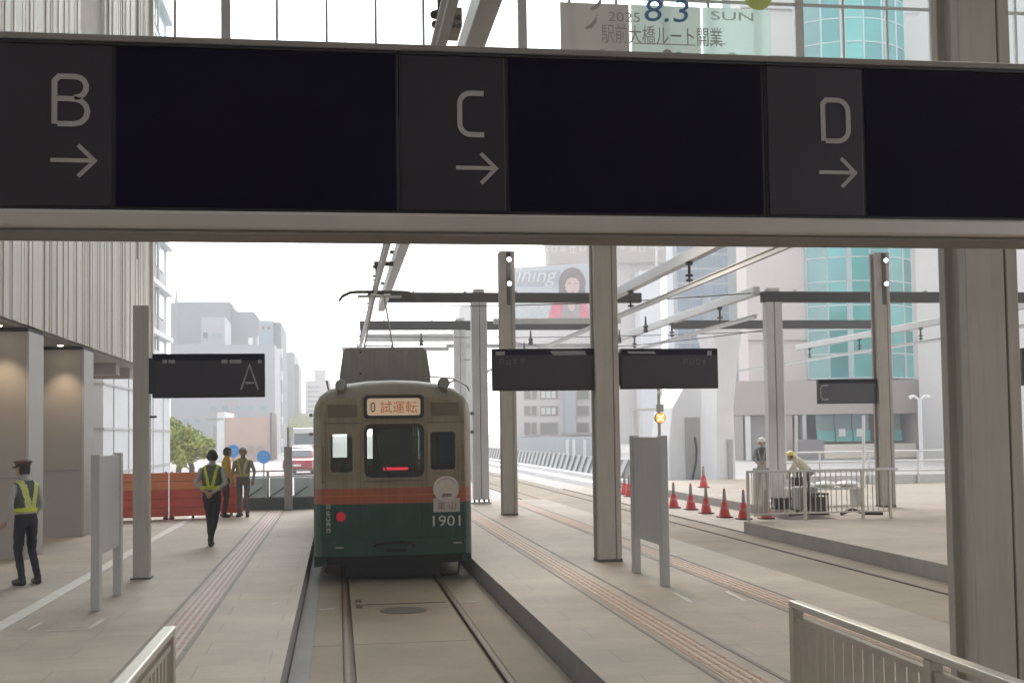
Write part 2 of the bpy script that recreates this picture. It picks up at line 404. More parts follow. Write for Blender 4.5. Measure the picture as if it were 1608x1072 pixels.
MB().box(WX-.05, WX-.03, gl0, gl1, 6.76, 9.5).build('window_pane', glass('grey_glass', (.6,.65,.65), opac=.5, col=(.25,.27,.26)), clad)
MB().box(WX-.06, WX+.03, 27.3, 27.42, 6.7, 12).build('window_mullion', M['white'], clad)
MB().box(WX-.058, WX+.06, WY1+.001, WY1+.16, WZ, 17).build('end_trim', M['clad'][1], clad)
for k, (ya, yb) in enumerate(((20.95, 21.96), (25.37, 26.3))):
    lb = ('square panelled pillar under the clad wing, beside the guard in the peaked cap', 'square panelled pillar under the clad wing, behind the left grey board')[k]
    p = thing('pillar', lb, 'pillar', (-5.5, (ya+yb)/2, 0), group='pillars under the clad wing')
    MB().box(-6.0, WX-.045, ya, yb, 0, WZ-.07).build('shaft', M['pillar'], p, bevel=.01)
    MB().box(WX-.044, WX, ya-.004, yb, .0, WZ-.07).build('side_face', M['pillar_side'], p, bevel=.006)  # whole face towards the track in a paler tone than the shaft
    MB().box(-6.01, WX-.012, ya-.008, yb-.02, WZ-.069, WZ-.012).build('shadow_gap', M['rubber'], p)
    MB().box(-5.995, WX-.05, ya-.007, ya-.001, 1.32, 1.33).build('panel_joint', M['border'], p)
    for (lx, ly) in ((-5.42, ya-.45), (-4.98-.15, ya+.5)):
        if ly > ya: continue
        dl = thing('downlight', ('small lit downlight in the soffit before the pillar by the capped guard', 'small lit downlight in the soffit before the pillar behind the left board')[k], 'light', (lx, ly, WZ))
        MB().lathe([(.07,-.02),(.07,.0)], (lx, ly, WZ), 'z', 16).build('rim', M['white'], dl)
        MB().lathe([(.055,-.022),(.055,-.021)], (lx, ly, WZ), 'z', 16).build('lamp_face', M['lamp_warm'], dl)
        ld = bpy.data.lights.new('downlight_beam', 'SPOT'); ld.energy = 24; ld.spot_size = R(75); ld.spot_blend = .8; ld.color = (1,.76,.5); ld.shadow_soft_size = .05
        lo = bpy.data.objects.new('downlight_beam', ld); C.objects.link(lo); lo.parent = dl; lo.location = (0, 0, -.05); lo.rotation_euler = (R(8), 0, 0)

# glazed front above the opening
GY = 34.6
gw = thing('glazed_front', 'tall glass front of the hall above the tram opening, grey mullions', 'window wall', (8, GY, 8.3))
xs = [at(p, 50, GY).x for p in (240,275,355,435,513,590,665,742,820)]
step = (xs[-1]-xs[2])/6
while xs[-1] < 22: xs.append(xs[-1]+step)
zb, zt = 8.35, 16.9
ztr = at(1350, 12, GY).z
for i, x in enumerate(xs):
    thick = (i-2) % 6 == 0
    hw = .13 if thick else .035
    MB().box(x-hw, x+hw, GY-.10 if thick else GY-.06, GY+.10 if thick else GY+.06, zb, zt).build('mullion', M['steel'], gw)
    if i < len(xs)-1:
        MB().box(x+.03, xs[i+1]-.03, GY-.008, GY+.008, zb, ztr-.03).build('pane', M['glass'], gw)
        MB().box(x+.03, xs[i+1]-.03, GY-.008, GY+.008, ztr+.03, zt).build('pane', M['glass'], gw)
        MB().box(x+.036, xs[i+1]-.036, GY-.055, GY+.055, ztr-.035, ztr+.035).build('transom', M['steel'], gw)
z1 = at(550, 72, GY).z
MB().box(xs[4]+.036, xs[5]-.036, GY-.05, GY+.05, z1-.09, z1).build('vent_sill', M['steel'], gw)
MB().box(xs[0], xs[-1], GY-.12, GY+.12, zb-.25, zb).build('bottom_rail', M['steel'], gw)

# banner on the inside of the glass
BY = 34.25
bx0, bx1 = at(880, 60, BY).x, at(1211, 60, BY).x
bz0, bz1 = at(1000, 99, BY).z, 14.5
bn = thing('opening_banner', 'pale grey opening day banner with blue 8.3 hung inside the glass front', 'banner', ((bx0+bx1)/2, BY, bz0))
def cloth(name, col, tr):
    m = mat(name, col, .85, 0, .04, 1.5); n = m.node_tree; b = n.nodes['Principled BSDF']; out = n.nodes['Material Output']
    t = n.nodes.new('ShaderNodeBsdfTranslucent'); t.inputs[0].default_value = (*col, 1)
    mx = n.nodes.new('ShaderNodeMixShader'); mx.inputs[0].default_value = tr
    n.links.new(b.outputs[0], mx.inputs[1]); n.links.new(t.outputs[0], mx.inputs[2]); n.links.new(mx.outputs[0], out.inputs[0]); return m
sx = [bx0, at(990, 60, BY).x, at(1102, 60, BY).x, bx1]
for i, (cc, tr) in enumerate((((.60,.57,.54), .45), ((.72,.77,.73), .6), ((.80,.88,.86), .7))):  # paler sheet by sheet: light coming through is put into the colours
    MB().box(sx[i]+(.03 if i else 0), sx[i+1]-(.03 if i < 2 else 0), BY, BY+.004, bz0, bz1).build('banner_sheet', cloth('banner_cloth_%d' % i, cc, tr), bn)
ink = {k: mat('ink_'+k, c, .8, 0, .03, 4) for k, c in dict(grey=(.30,.29,.27), blue=(.06,.17,.40), green=(.12,.30,.24), pale=(.50,.62,.58), lime=(.45,.55,.12), orange=(.5,.2,.08), teal=(.08,.35,.28)).items()}
def bt(txt, px, py, hpx, wpx, ink_, **k):
    p = at(px, py, BY-.006); a = at(px-wpx/2, py, BY-.006); b = at(px+wpx/2, py, BY-.006); h = at(px, py-hpx/2, BY).z-at(px, py+hpx/2, BY).z
    text_obj(txt, h*1.35, ink[ink_], p, bn, width=(b-a).x, **k)
bt('8.3', 1047, 17, 38, 70, 'blue', shear=.12); bt('2025', 980, 27, 16, 50, 'grey'); bt('SUN', 1150, 26, 14, 66, 'pale')
bt('駅前大橋ルート開業', 1040, 56, 24, 190, 'grey')
for (a, b, y_, ik) in ((995, 1092, 68, 'grey'), (1100, 1140, 68, 'pale')):
    p, q = at(a, y_, BY), at(b, y_, BY); MB().box(p.x, q.x, BY-.008, BY-.004, p.z-.02, p.z+.01).build('underline', ink[ik], bn)
for (px, py, r_, ik) in ((920,92,9,'orange'),(946,88,10,'grey'),(1022,93,7,'lime'),(1048,86,8,'grey'),(1066,92,10,'teal'),(1150,92,9,'pale'),(1190,-6,22,'lime')):
    p = at(px, py, BY); q = at(px+r_, py, BY); MB().lathe([(q.x-p.x, 0), (q.x-p.x, .004)], (p.x, BY-.009, p.z), 'y', 20).build('printed_dot', ink[ik], bn)
for (px, py) in ((938, 6), (930, 36)):
    pts = [at(px+dx, py+dy, BY) for dx, dy in ((-12,8),(-2,2),(5,-8),(8,-14),(6,0),(0,8),(-8,11))]
    MB().prism([(p.x, p.z) for p in pts], 'y', BY-.009, BY-.005).build('printed_leaf', ink['grey'], bn)
# ------------------------------------------------------------ light poles with sign boards
def make_pole(loc, label):
    p = thing('light_pole', label, 'pole', loc, group='square platform light poles')
    a = .18
    sec = [(-a,-a),(.085,-a),(.085,-a+.03),(.10,-a+.03),(.10,-a),(a,-a),(a,a),(-a,a),(-a,.095),(-a+.06,.095),(-a+.06,-.085),(-a,-.085)]
    MB().prism(sec, 'z', .03, 6.3).build('shaft', M['pole'], p, world=False, bevel=.006)
    MB().box(-a-.006, a+.006, -a-.006, a+.006, 0, .045).build('base_plate', M['iron'], p, world=False)
    MB().box(-a+.061, -a+.066, -.08, .09, 3.2, 6.25).build('cable_slot', M['pole_dark'], p, world=False)
    MB().box(-.02, .075, -a-.012, -a-.001, 5.0, 6.28).build('lamp_slot', M['pole_dark'], p, world=False)
    for z in (6.08, 5.5):
        l = MB().lathe([(.058,-.07),(.058,0),(.05,.012)], (.028, -a-.075, z), 'y', 14).build('spotlight', M['steel'], p, world=False)
        MB().lathe([(.046,-.076),(.046,-.0705)], (.028, -a-.075, z), 'y', 14).build('lamp_face', M['lamp'], l, world=False)
    ld = bpy.data.lights.new('pole_lamp_beam', 'SPOT'); ld.energy = 150; ld.spot_size = R(125); ld.spot_blend = .9; ld.color = (1,.87,.70); ld.shadow_soft_size = .08
    lo = bpy.data.objects.new('pole_lamp_beam', ld); C.objects.link(lo); lo.parent = p; lo.location = (.03, -.55, 6.0); lo.rotation_euler = (R(-46), 0, 0)
    return p
pole0 = make_pole((4.20, 7.45, 0), 'square grey light pole without a sign, rising right behind the pale bar railing')
pole1 = dup(pole0, (4.05, 18.09, 0), label='square grey light pole carrying two dark display signs')
dup(pole0, (4.05, 28.72, 0), label='square grey light pole between the tram and the twin sign pole, no sign')
dup(pole0, (13.43, 28.46, 0), label='square grey light pole carrying the small C sign')
dup(pole0, (13.43, 19.4, 0), label='square grey light pole on the right platform, its sign peeping past the big pole')
# arms that carry the conductor beams inside the hall
for (yy, lb) in ((7.45, 'steel arm near the pale railing'), (18.09, 'steel arm over the twin sign pole')):
    ar = thing('support_arm', lb + ' holding the overhead conductor beams', 'beam', (4.05, yy, 5.75))
    MB().box(1.0, 7.5, yy-.07, yy+.07, 6.31, 6.45).build('arm', M['steel'], ar)
    for x in (1.2, 7.35): MB().box(x-.04, x+.04, yy-.05, yy+.05, 5.56, 6.309).build('hanger', M['steel'], ar)

pa = thing('sign_pole', 'slim flat grey pole holding the A sign', 'pole', (-2.72, 17.6, 0))
MB().box(-2.83, -2.615, 17.5, 17.72, .02, 3.82).build('shaft', M['pole'], pa, bevel=.006)
MB().box(-2.86, -2.585, 17.47, 17.75, 0, .021).build('base_plate', M['iron'], pa)
MB().box(-2.61, -2.52, 17.58, 17.62, 2.24, 2.27).build('bracket', M['iron'], pa)

# letters drawn as strokes, in a unit box (width .62, height 1)
def arc(cx, cy, r, a0, a1, n=6): return [(cx+r*math.cos(R(a0+(a1-a0)*i/n)), cy+r*math.sin(R(a0+(a1-a0)*i/n))) for i in range(n+1)]
LET = {
 'A': [[(0,0),(.34,1),(.68,0)], [(.17,.27),(.51,.27)]],
 'B': [[(0,.0),(0,.90),(.09,1),(.42,1)]+arc(.42,.78,.22,90,-70)[1:]+[(.40,.56)], [(.06,.53),(.40,.53)]+arc(.40,.265,.265,90,-90)[1:]+[(.06,0)]],
 'C': [[(.58,1),(.30,1)]+arc(.26,.74,.26,90,180)[1:]+[(0,.26)]+arc(.26,.26,.26,180,270)+[(.58,0)]],
 'D': [[(0,0),(0,.90),(.09,1),(.36,1)]+arc(.36,.72,.28,90,0)[1:]+[(.64,.28)]+arc(.36,.28,.28,0,-90)+[(.06,0)]],
}
def letter(ch, x, z, h, wd, y, parent, m):
    mb = MB()
    for s in LET[ch]: mb.stroke([(x+a*h, z+b*h) for a, b in s], wd, y, .004)
    return mb.build('letter_'+ch.lower(), m, parent)
def arrow(x, z, L, hd, wd, y, parent, m):
    mb = MB(); mb.stroke([(x, z), (x+L-.01, z)], wd, y, .004); mb.stroke([(x+L-hd, z+hd), (x+L, z), (x+L-hd, z-hd)], wd, y+.0045, .004)
    return mb.build('arrow', m, parent)

M['letter_dim'] = mat('dim_letter', (.30,.29,.30), .6, 0, .04, 20)
M['dim_print'] = mat('dim_print', (.10,.095,.095), .6, 0, .04, 20)
M['glint'] = mat('glint_strip', (.30,.30,.31), .3, .3, .2, 30)  # flat pale tone for glints painted on signs, also bolts and steps

# ------------------------------------------------------------ near gantry with three letter signs
GZ0, GZ1, GY0 = 2.87, 3.53, 4.9
M['groove'] = mat('bar_groove', (.26,.23,.21), .6)
gn = thing('sign_gantry', 'brushed aluminium gantry bar carrying the B, C and D signs', 'gantry', (1.2, GY0+.1, 0))
MB().box(-2.6, 4.0, GY0-.05, GY0+.22, GZ0-.085, GZ0-.012).build('lower_bar', M['gantry'], gn, bevel=.012)
MB().box(-2.6, 4.0, GY0-.02, GY0+.19, GZ0-.102, GZ0-.086).build('lower_groove', M['groove'], gn, bevel=.004)
MB().box(-2.6, 4.0, GY0+.0, GY0+.18, GZ1+.006, GZ1+.035).build('upper_bar', M['groove'], gn, bevel=.006)
for x in (-2.5, 3.9): MB().box(x-.09, x+.09, GY0-.0, GY0+.18, 0, GZ0-.1125).build('post', M['pole'], gn, bevel=.006)
lets = [('B', -1.31), ('C', .258), ('D', 1.815)]
for ch, x0 in lets:
    x1 = {'B': .255, 'C': 1.812, 'D': 3.36}[ch]
    s = thing('platform_sign', 'dark overhead platform sign on the gantry with pale letter %s and right arrow' % ch, 'sign', (x0+.77, GY0+.08, GZ0-.01), group='letter signs on the near gantry')
    MB().box(x0, x1, GY0+.005, GY0+.16, GZ0-.008, GZ1).build('casing', M['sign_edge'], s, bevel=.004)
    MB().box(x0+.012, x0+.435, GY0-.004, GY0+.004, GZ0+.008, GZ1-.012).build('letter_panel', M['sign_panel'], s, bevel=.002)
    MB().box(x0+.452, x1-.012, GY0-.001, GY0+.0045, GZ0+.008, GZ1-.012).build('screen', M['screen'], s)
    MB().box(x0+.004, x1-.004, GY0-.012, GY0+.0045, GZ1-.0115, GZ1-.001).build('top_lip', M['sign_edge'], s)
    lx = {'B': at(86, 195, GY0).x, 'C': at(722, 212, GY0).x, 'D': at(1292, 222, GY0).x}[ch]
    lz = {'B': at(86, 195, GY0).z, 'C': at(722, 212, GY0).z, 'D': at(1292, 222, GY0).z}[ch]
    letter(ch, lx, lz, {'B': .188, 'C': .172, 'D': .178}[ch], .021, GY0-.0095, s, M['letter'])
    az = {'B': at(80, 252, GY0), 'C': at(716, 264, GY0), 'D': at(1285, 271, GY0)}[ch]
    arrow(az.x, az.z, .165, .062, .016, GY0-.0095, s, M['letter'])

# ------------------------------------------------------------ far display signs
def display(name, label, Y, px0, px1, py0, py1, side, extra):
    a, b = at(px0, py1, Y), at(px1, py0, Y); x0, x1, z0, z1 = a.x, b.x, a.z, b.z
    s = thing('display_sign', label, 'sign', ((x0+x1)/2, Y, z0), group='dark display signs on platform poles')
    MB().box(x0, x1, Y-.06, Y+.06, z0, z1).build('casing', M['sign_edge'], s, bevel=.01)
    MB().box(x0+.03, x1-.03, Y-.066, Y-.0605, z0+.03, z1-.11).build('screen', M['sign_panel'], s)
    MB().box(x0+.02, x1-.02, Y-.064, Y-.0605, z1-.10, z1-.015).build('header_strip', M['screen'], s)
    xb = x0 if side < 0 else x1
    MB().box(min(xb, xb+side*.06)+.001*(side>0), max(xb, xb+side*.06)-.001*(side<0), Y-.04, Y+.04, z0+.06, z1-.06).build('bracket', M['sign_edge'], s)
    extra(s, x0, x1, z0, z1, Y-.072)
    return s
def exA(s, x0, x1, z0, z1, y):
    p, q = at(379, 612, 17.55), at(379, 573, 17.55)
    letter('A', p.x, p.z, q.z-p.z, .026, y, s, M['letter_dim'])
    for px, w_ in ((259,7),(270,10),(353,10),(370,18),(408,6)):
        p = at(px, 567.5, 17.5); d = w_/112/2; MB().box(p.x-d, p.x+d, y, y+.004, p.z-.025, p.z+.025).build('status_mark', M['glint'], s)
display('display_sign', 'dark display sign with thin grey letter A on the slim pole', 17.55, 240, 416, 555, 625, -1, exA)
def exL(s, x0, x1, z0, z1, y):
    worn_glyphs(4, .095, M['dim_print'], (x0+.14, y, z1-.20), s, seed=3)
    MB().box(x0+.05, x0+.19, y, y+.004, z1-.10, z1-.045).build('status_mark', M['glint'], s)
    MB().prism([(x0+.88,z1-.04),(x0+1.42,z1-.04),(x0+1.44,z1-.10),(x0+.93,z1-.105)], 'y', y, y+.004).build('glint_strip', M['glint'], s)
display('display_sign', 'dark display sign without a letter on the tram side of the twin sign pole', 18.09, 773, 933, 547, 614, 1, exL)
def exR(s, x0, x1, z0, z1, y):
    worn_glyphs(4, .09, M['dim_print'], (x1-.52, y, z1-.21), s, seed=5)
    MB().box(x1-.17, x1-.10, y, y+.004, z1-.11, z1-.04).build('status_mark', M['glint'], s)
    MB().prism([(x0+.10,z1-.045),(x0+.52,z1-.045),(x0+.56,z1-.08),(x0+.13,z1-.075)], 'y', y, y+.004).build('glint_strip', M['glint'], s)
display('display_sign', 'dark display sign without a letter on the cone side of the twin sign pole', 18.09, 974, 1125, 547, 611, -1, exR)
def exC(s, x0, x1, z0, z1, y):
    p, q = at(1289, 627, 28.4), at(1289, 605, 28.4); letter('C', p.x, p.z, q.z-p.z, .032, y, s, M['letter_dim'])
display('display_sign', 'small dark display sign with faint letter C before the teal glass', 28.46, 1284, 1377, 595, 634, 1, exC)
display('display_sign', 'dark display sign mostly hidden past the big near pole', 19.4, 1604, 1730, 546, 605, 1, lambda *a: None)

# ------------------------------------------------------------ grey notice boards on two legs
def board(label, x, y0, y1, z0, z1):
    b = thing('notice_board', label, 'board', (x, (y0+y1)/2, 0), group='grey notice boards')
    MB().box(x-.035, x+.035, y0+.06, y1-.06, z0, z1-.02).build('panel', M['board'], b, bevel=.006)
    for (ya, yb) in ((y0-.09, y0+.06), (y1-.06, y1+.09)): MB().box(x-.05, x+.05, ya, yb, 0, z1).build('leg', M['board'], b, bevel=.008)
    return b
board('grey notice board standing on the left platform beside the slim A sign pole', -2.745, 14.5, 15.85, .62, 1.78)
board('grey notice board standing before the twin sign pole', 4.10, 15.05, 16.5, .50, 1.90)

# ------------------------------------------------------------ pale bar railings beside the near track
M['railing'] = mat('railing_paint', (.44,.395,.335), .45, .3, .06, 3)
M['rail_cap'] = mat('rail_cap', (.52,.48,.42), .4, .3, .06, 3)
def railing(label, x, y0, y1, h=1.1, g='pale bar railings beside the near track'):
    r_ = thing('railing', label, 'railing', (x, (y0+y1)/2, 0), group=g)
    MB().box(x-.03, x+.03, y0, y1, h-.035, h).build('top_rail', M['rail_cap'], r_, bevel=.008)
    MB().box(x-.015, x+.015, y0+.05, y1-.05, .10, .13).build('bottom_rail', M['railing'], r_)
    MB().box(x-.015, x+.015, y0+.05, y1-.05, h-.10, h-.075).build('under_rail', M['railing'], r_)
    n = max(2, round((y1-y0)/1.6)+1)
    for i in range(n):
        yy = y0+.03+(y1-y0-.06)*i/(n-1); MB().box(x-.028, x+.028, yy-.03, yy+.03, 0, h-.036).build('post', M['railing'], r_, bevel=.004)
    k = int((y1-y0-.12)/.105); first = None
    for i in range(k):
        yy = y0+.11+i*.105
        if first is None:
            first = MB().box(-.012, .012, -.022, .022, .13, h-.10).build('baluster', M['railing'], r_, world=False); first.location = (0, yy-(y0+y1)/2, 0)
        else: piece(first, r_, (0, yy-(y0+y1)/2, 0))
    return r_
pL, pR = ground_at(266, 982, 1.1), ground_at(1246, 941, 1.1)
railing('pale bar railing on the left platform ending beside the pink guide blocks', pL.x, 1.4, pL.y)
railing('pale bar railing on the middle platform with its bars seen broadside', pR.x, 1.6, pR.y)

# fence across the right platform
fr = thing('platform_fence', 'pale bar fence across the right platform in front of the work gear', 'fence', (10.6, 25.0, 0))
fy, fx0, fx1, fh = 24.9, 8.62, 11.85, 1.08
MB().box(fx0, fx1+.2, fy-.025, fy+.025, fh-.05, fh).build('top_rail', M['steel_light'], fr, bevel=.006)
MB().box(fx0, fx1, fy-.02, fy+.02, .14, .17).build('bottom_rail', M['rail_cap'], fr)
for x in (fx0+.03, fx0+1.3, fx0+2.6, fx1): MB().box(x-.03, x+.03, fy-.03, fy+.03, 0, fh-.051).build('post', M['rail_cap'], fr, bevel=.004)
MB().box(fx0+.16, fx0+.52, fy+.03, fy+.045, .1, fh+.05).build('end_panel', glass('milky_panel', (.8,.8,.78), opac=.45, col=(.6,.58,.55)), fr)
first = None
for i in range(27):
    x = fx0+.12+i*.118
    if first is None:
        first = MB().tube([(0,0,.17),(0,0,fh-.05)], .011, 6).build('baluster', M['rail_cap'], fr, world=False); first.location = (x-10.6, fy-25.0, 0)
    else: piece(first, fr, (x-10.6, fy-25.0, 0))

# ------------------------------------------------------------ overhead line: cross gantries, support beams, conductor bars
def tgantry(label, Y, polx, px0, px1, py0, py1, two=True, pole=True, arms=True):
    a, b = at(px0, py1, Y), at(px1, py0, Y); zc = at((px0+px1)/2, py0, Y).z; h = zc-at((px0+px1)/2, py1, Y).z
    g = thing('line_gantry', label, 'gantry', (polx, Y, ZR if Y > 35 else 0), group='dark topped line gantries')
    MB().box(a.x, b.x, Y-.12, Y+.12, zc-h, zc).build('cross_beam', M['beam_dark'], g, bevel=.01)
    n = 0
    for k in range(5):
        x = a.x+(b.x-a.x)*(k+.5)/5; MB().box(x-.03, x+.03, Y-.03, Y+.03, zc+.001, zc+.06).build('bolt', M['steel'], g)
    if pole:
        z0 = ZR-.03 if Y > 35.1 else 0
        for dx in ((-.115, .115) if two else (0,)):
            MB().box(polx+dx-.105, polx+dx+.105, Y-.15, Y+.15, z0+.12, zc-h-.001).build('column', M['steel_light'], g, bevel=.012)
        MB().box(polx-.27, polx+.27, Y-.24, Y+.24, z0, z0+.05).build('foot_plate', M['steel'], g)
        for dx in (-.2,-.07,.07,.2): MB().lathe([(.025,.05),(.025,.13)], (polx+dx, Y-.19, z0), 'z', 8).build('anchor_bolt', M['iron'], g)
        MB().box(polx-.15, polx+.15, Y-.16, Y+.16, zc+.001, zc+.09).build('cap', M['steel_light'], g)
    return g
tgantry('dark beamed line gantry on twin white columns just right of the tram', 33.6, 3.94, 608, 1006, 460, 475)
tgantry('far dark beamed line gantry seen low over the tram roof', 43.5, 4.4, 565, 935, 504, 518)
tgantry('dark beamed line gantry on a fluted white column beside the small C sign', 30.7, 11.45, 1196, 1700, 459, 475)
tgantry('far dark beamed line gantry behind the fluted white column', 42.0, 15.8, 1055, 1372, 503, 516)
g3 = thing('far_line_gantry', 'pale grey line gantry furthest along the line, over the tram roof', 'gantry', (4.6, 58, ZR))
MB().box(at(575,540,58).x, at(735,540,58).x, 57.9, 58.1, at(640,536,58).z, at(640,524,58).z).build('cross_beam', M['steel'], g3)
MB().box(at(722,540,58).x, at(742,540,58).x, 57.85, 58.15, ZR-.03, at(730,518,58).z).build('column', M['steel_light'], g3)

def ins(parent, x, y, z0, z1):
    pr = [(.03,0),(.03,.05),(.016,.06),(.016,.12)]
    h = z1-z0
    prof = [(.018,0),(.018,.1*h),(.075,.12*h),(.075,.2*h),(.025,.22*h),(.025,.32*h),(.085,.34*h),(.085,.42*h),(.03,.45*h),(.03,.85*h),(.08,.86*h),(.08,h)]
    return MB().lathe(prof, (x, y, z0), 'z', 10).build('insulator', M['beam_dark'], parent, smooth=True)
def conductor(label, xc, xb, zbm, y0, y1, y2, offs):
    root = thing('overhead_conductor', label, 'power rail', (xc, (y0+y2)/2, 4.9))
    MB().prism([(xc-.06,5.0),(xc+.06,5.0),(xc+.06,4.98),(xc+.03,4.96),(xc+.035,4.89),(xc-.035,4.89),(xc-.03,4.96),(xc-.06,4.98)], 'y', y0, y2).build('conductor_bar', M['steel'], root)
    MB().box(xb-.09, xb+.09, y0, y1, zbm-.10, zbm+.14).build('support_beam', M['steel'], root, bevel=.01)
    y = y0+3.0
    while y < y1:
        ins(root, xc, y, 5.001, zbm-.101 if abs(xb-xc) < .1 else 5.34)
        if abs(xb-xc) >= .1:
            MB().box(min(xc,xb)-.05, max(xc,xb)-.081, y-.06, y+.06, 5.341, 5.42).build('bracket', M['iron'], root)
            MB().box(xb-.15, xb+.15, y-.09, y+.09, zbm+.141, zbm+.19).build('clamp', M['iron'], root)
        y += 5.1
    return root
conductor('long grey overhead conductor bar and beam above the tram', .80, 1.22, 5.45, 6.0, 33.5, 62, 0)
conductor('long grey overhead conductor bar and beam above the empty second track', 7.28, 7.32, 5.56, 6.0, 33.5, 70, 0)
conductor('grey overhead conductor bar running behind the small C sign', 20.5, 20.55, 5.56, 22.0, 52, 60, 0)
conductor('grey overhead conductor bar ending at the fluted white column', 11.0, 11.05, 5.60, 30.75, 62, 70, 0)
# extra pull-off wires and hangers strung between the far gantries
ww = thing('span_wires', 'thin span wires and hangers strung between the far line gantries', 'wires', (6, 44, 5.2))
for k, (a_, b_) in enumerate((((1.4,33.6,5.5),(11.4,30.8,5.6)),((.9,43.4,5.45),(15.7,42.1,5.5)),((4.3,43.4,4.6),(10.9,42.2,4.9)),((3.9,33.6,4.9),(7.3,43.4,5.1)),((11.4,30.8,4.6),(7.3,43.4,4.95)),((4.6,58,4.9),(11,62,5.2)))):
    a_, b_ = Vector(a_), Vector(b_); pts = [a_+(b_-a_)*t/6+Vector((0,0,-.12*math.sin(math.pi*t/6))) for t in range(7)]
    MB().tube(pts, .014, 5).build('wire', M['beam_dark'], ww)
for (x, y, z) in ((5.5,38.5,5.2),(6.6,41,5.15),(9.5,36.5,5.2),(8.6,40,5.15),(3.0,43.4,5.3),(10.2,43,5.35),(7.3,47,5.2),(7.3,52,5.2),(.8,40,5.2),(.8,47,5.2)):
    MB().lathe([(.05,0),(.09,.06),(.05,.12),(.09,.18),(.04,.24),(.02,.5)], (x,y,z-.2), 'z', 8).build('hanger', M['beam_dark'], ww)
for (xa, xb, y, z) in ((5.0,9.2,38.6,5.55),(4.4,10.6,49.0,5.5),(.2,4.6,50.0,5.45)): MB().box(xa, xb, y-.08, y+.08, z-.08, z+.08).build('cross_strut', M['steel'], ww)
# clamp cluster on the near part of the beam, above the sign
M['clampm'] = mat('clamp_steel', (.24,.215,.19), .6, .2, .15, 9)
cl = thing('cable_clamp', 'dark bolted clamp with cables on the overhead beam above the C sign', 'clamp', (.9, 13, 5.1))
p = at(716, 35, 13.2)
MB().box(p.x-.09, p.x+.05, 13.0, 13.5, p.z-.12, p.z+.10).build('plate', M['clampm'], cl, bevel=.01)
for k in range(7): MB().lathe([(.025,0),(.025,.03)], (p.x-.11+.06*(k%3), 12.965, p.z-.12+.1*(k//3)), 'y', 8).build('bolt', M['iron'], cl)
q = at(752, 35, 13.2)
MB().tube([(q.x-.05,13.2,q.z+.3),(q.x+.06,13.2,q.z+.12),(q.x+.02,13.2,q.z-.02),(q.x+.07,13.2,q.z-.08),(q.x-.03,13.2,q.z-.12)], .05, 8).build('cable_loop', M['iron'], cl, smooth=True)
# ------------------------------------------------------------ the tram
TX, TY, TL = .84, 18.46, 13.2
tram = thing('tram', 'old cream and green tram with orange stripe, seen from its rear end', 'tram', (TX, TY+TL/2, ZR))
M['cream'] = mat('tram_cream', (.265,.22,.138), .4, 0, .12, 3.0, coat=.2, streak=.28)
M['green'] = mat('tram_green', (.020,.062,.050), .4, 0, .14, 3.0, spec=.35, streak=.3)
M['orange'] = mat('tram_orange', (.34,.085,.04), .42, 0, .12, 4.0, streak=.25)
M['stripe_gap'] = mat('tram_orange_light', (.42,.14,.06), .45)
M['roof_grey'] = mat('tram_roof', (.25,.215,.16), .6, 0, .1, 2.0)
M['unit'] = mat('roof_unit', (.28,.26,.235), .6, 0, .08, 3, streak=.2)
M['under'] = mat('underframe', (.012,.011,.014), .8)
M['seal'] = mat('window_seal', (.022,.018,.015), .6)
M['tram_glass'] = glass('tram_window', (.82,.86,.84))
M['grille'] = mat('vent_grille', (.15,.115,.075), .6)
HALF = [(1.21,.14),(1.21,.90),(1.21,.93),(1.21,1.035),(1.21,1.05),(1.21,1.155),(1.21,1.32),(1.21,2.06),(1.21,2.28),(1.185,2.42),(1.11,2.56),(.96,2.67),(.72,2.745),(.40,2.79),(0,2.805)]
def sec(ix, it):
    pts = []
    for x, z in HALF:
        k = (x/1.21)
        zz = z if z <= 2.28 else 2.28+(z-2.28)*(1-it)
        pts.append((x-ix*k, zz))
    return pts
STN = [(0,.125,.50),(.03,.09,.36),(.08,.055,.22),(.17,.022,.10),(.32,.004,.02),(.5,0,0)]
def zmat(z): return 1 if z < .92 else (2 if z < 1.035 else (3 if z < 1.05 else (2 if z < 1.154 else (0 if z < 2.6 else 4))))
body = MB()
ystn = [(TY+d, ix, it) for d, ix, it in STN]
wy = [TY+.62+k*1.07 for k in range(12)]
mid = []
for a in wy: mid += [a, a+.9]
ystn += [(y, 0, 0) for y in mid] + [(TY+TL-d, ix, it) for d, ix, it in STN[::-1]]
def loop(y, ix, it):
    h = sec(ix, it); return [(TX+x, y, z) for x, z in h] + [(TX-x, y, z) for x, z in h[-2::-1]]
loops = [loop(*q) for q in ystn]
nL = len(loops[0]); V = [p for l in loops for p in l]; b0 = len(body.v); body.v += V
winset = set((wy[k], wy[k]+.9) for k in range(12))
for i in range(len(loops)-1):
    ya, yb = ystn[i][0], ystn[i+1][0]
    for j in range(nL-1):
        za, zb_ = loops[0][j][2], loops[0][j+1][2]
        lo, hi = min(za, zb_), max(za, zb_)
        if (ya, yb) in winset and lo >= 1.31 and hi <= 2.07: continue
        body.f.append((b0+i*nL+j, b0+(i+1)*nL+j, b0+(i+1)*nL+j+1, b0+i*nL+j+1))
        zm = (HALF[j][1]+HALF[j+1][1])/2 if j < len(HALF)-1 else (HALF[nL-1-j][1]+HALF[nL-2-j][1])/2
        body.m.append(zmat(zm))
bo = body.build('body', [M['cream'], M['green'], M['orange'], M['stripe_gap'], M['roof_grey']], tram, smooth=True)
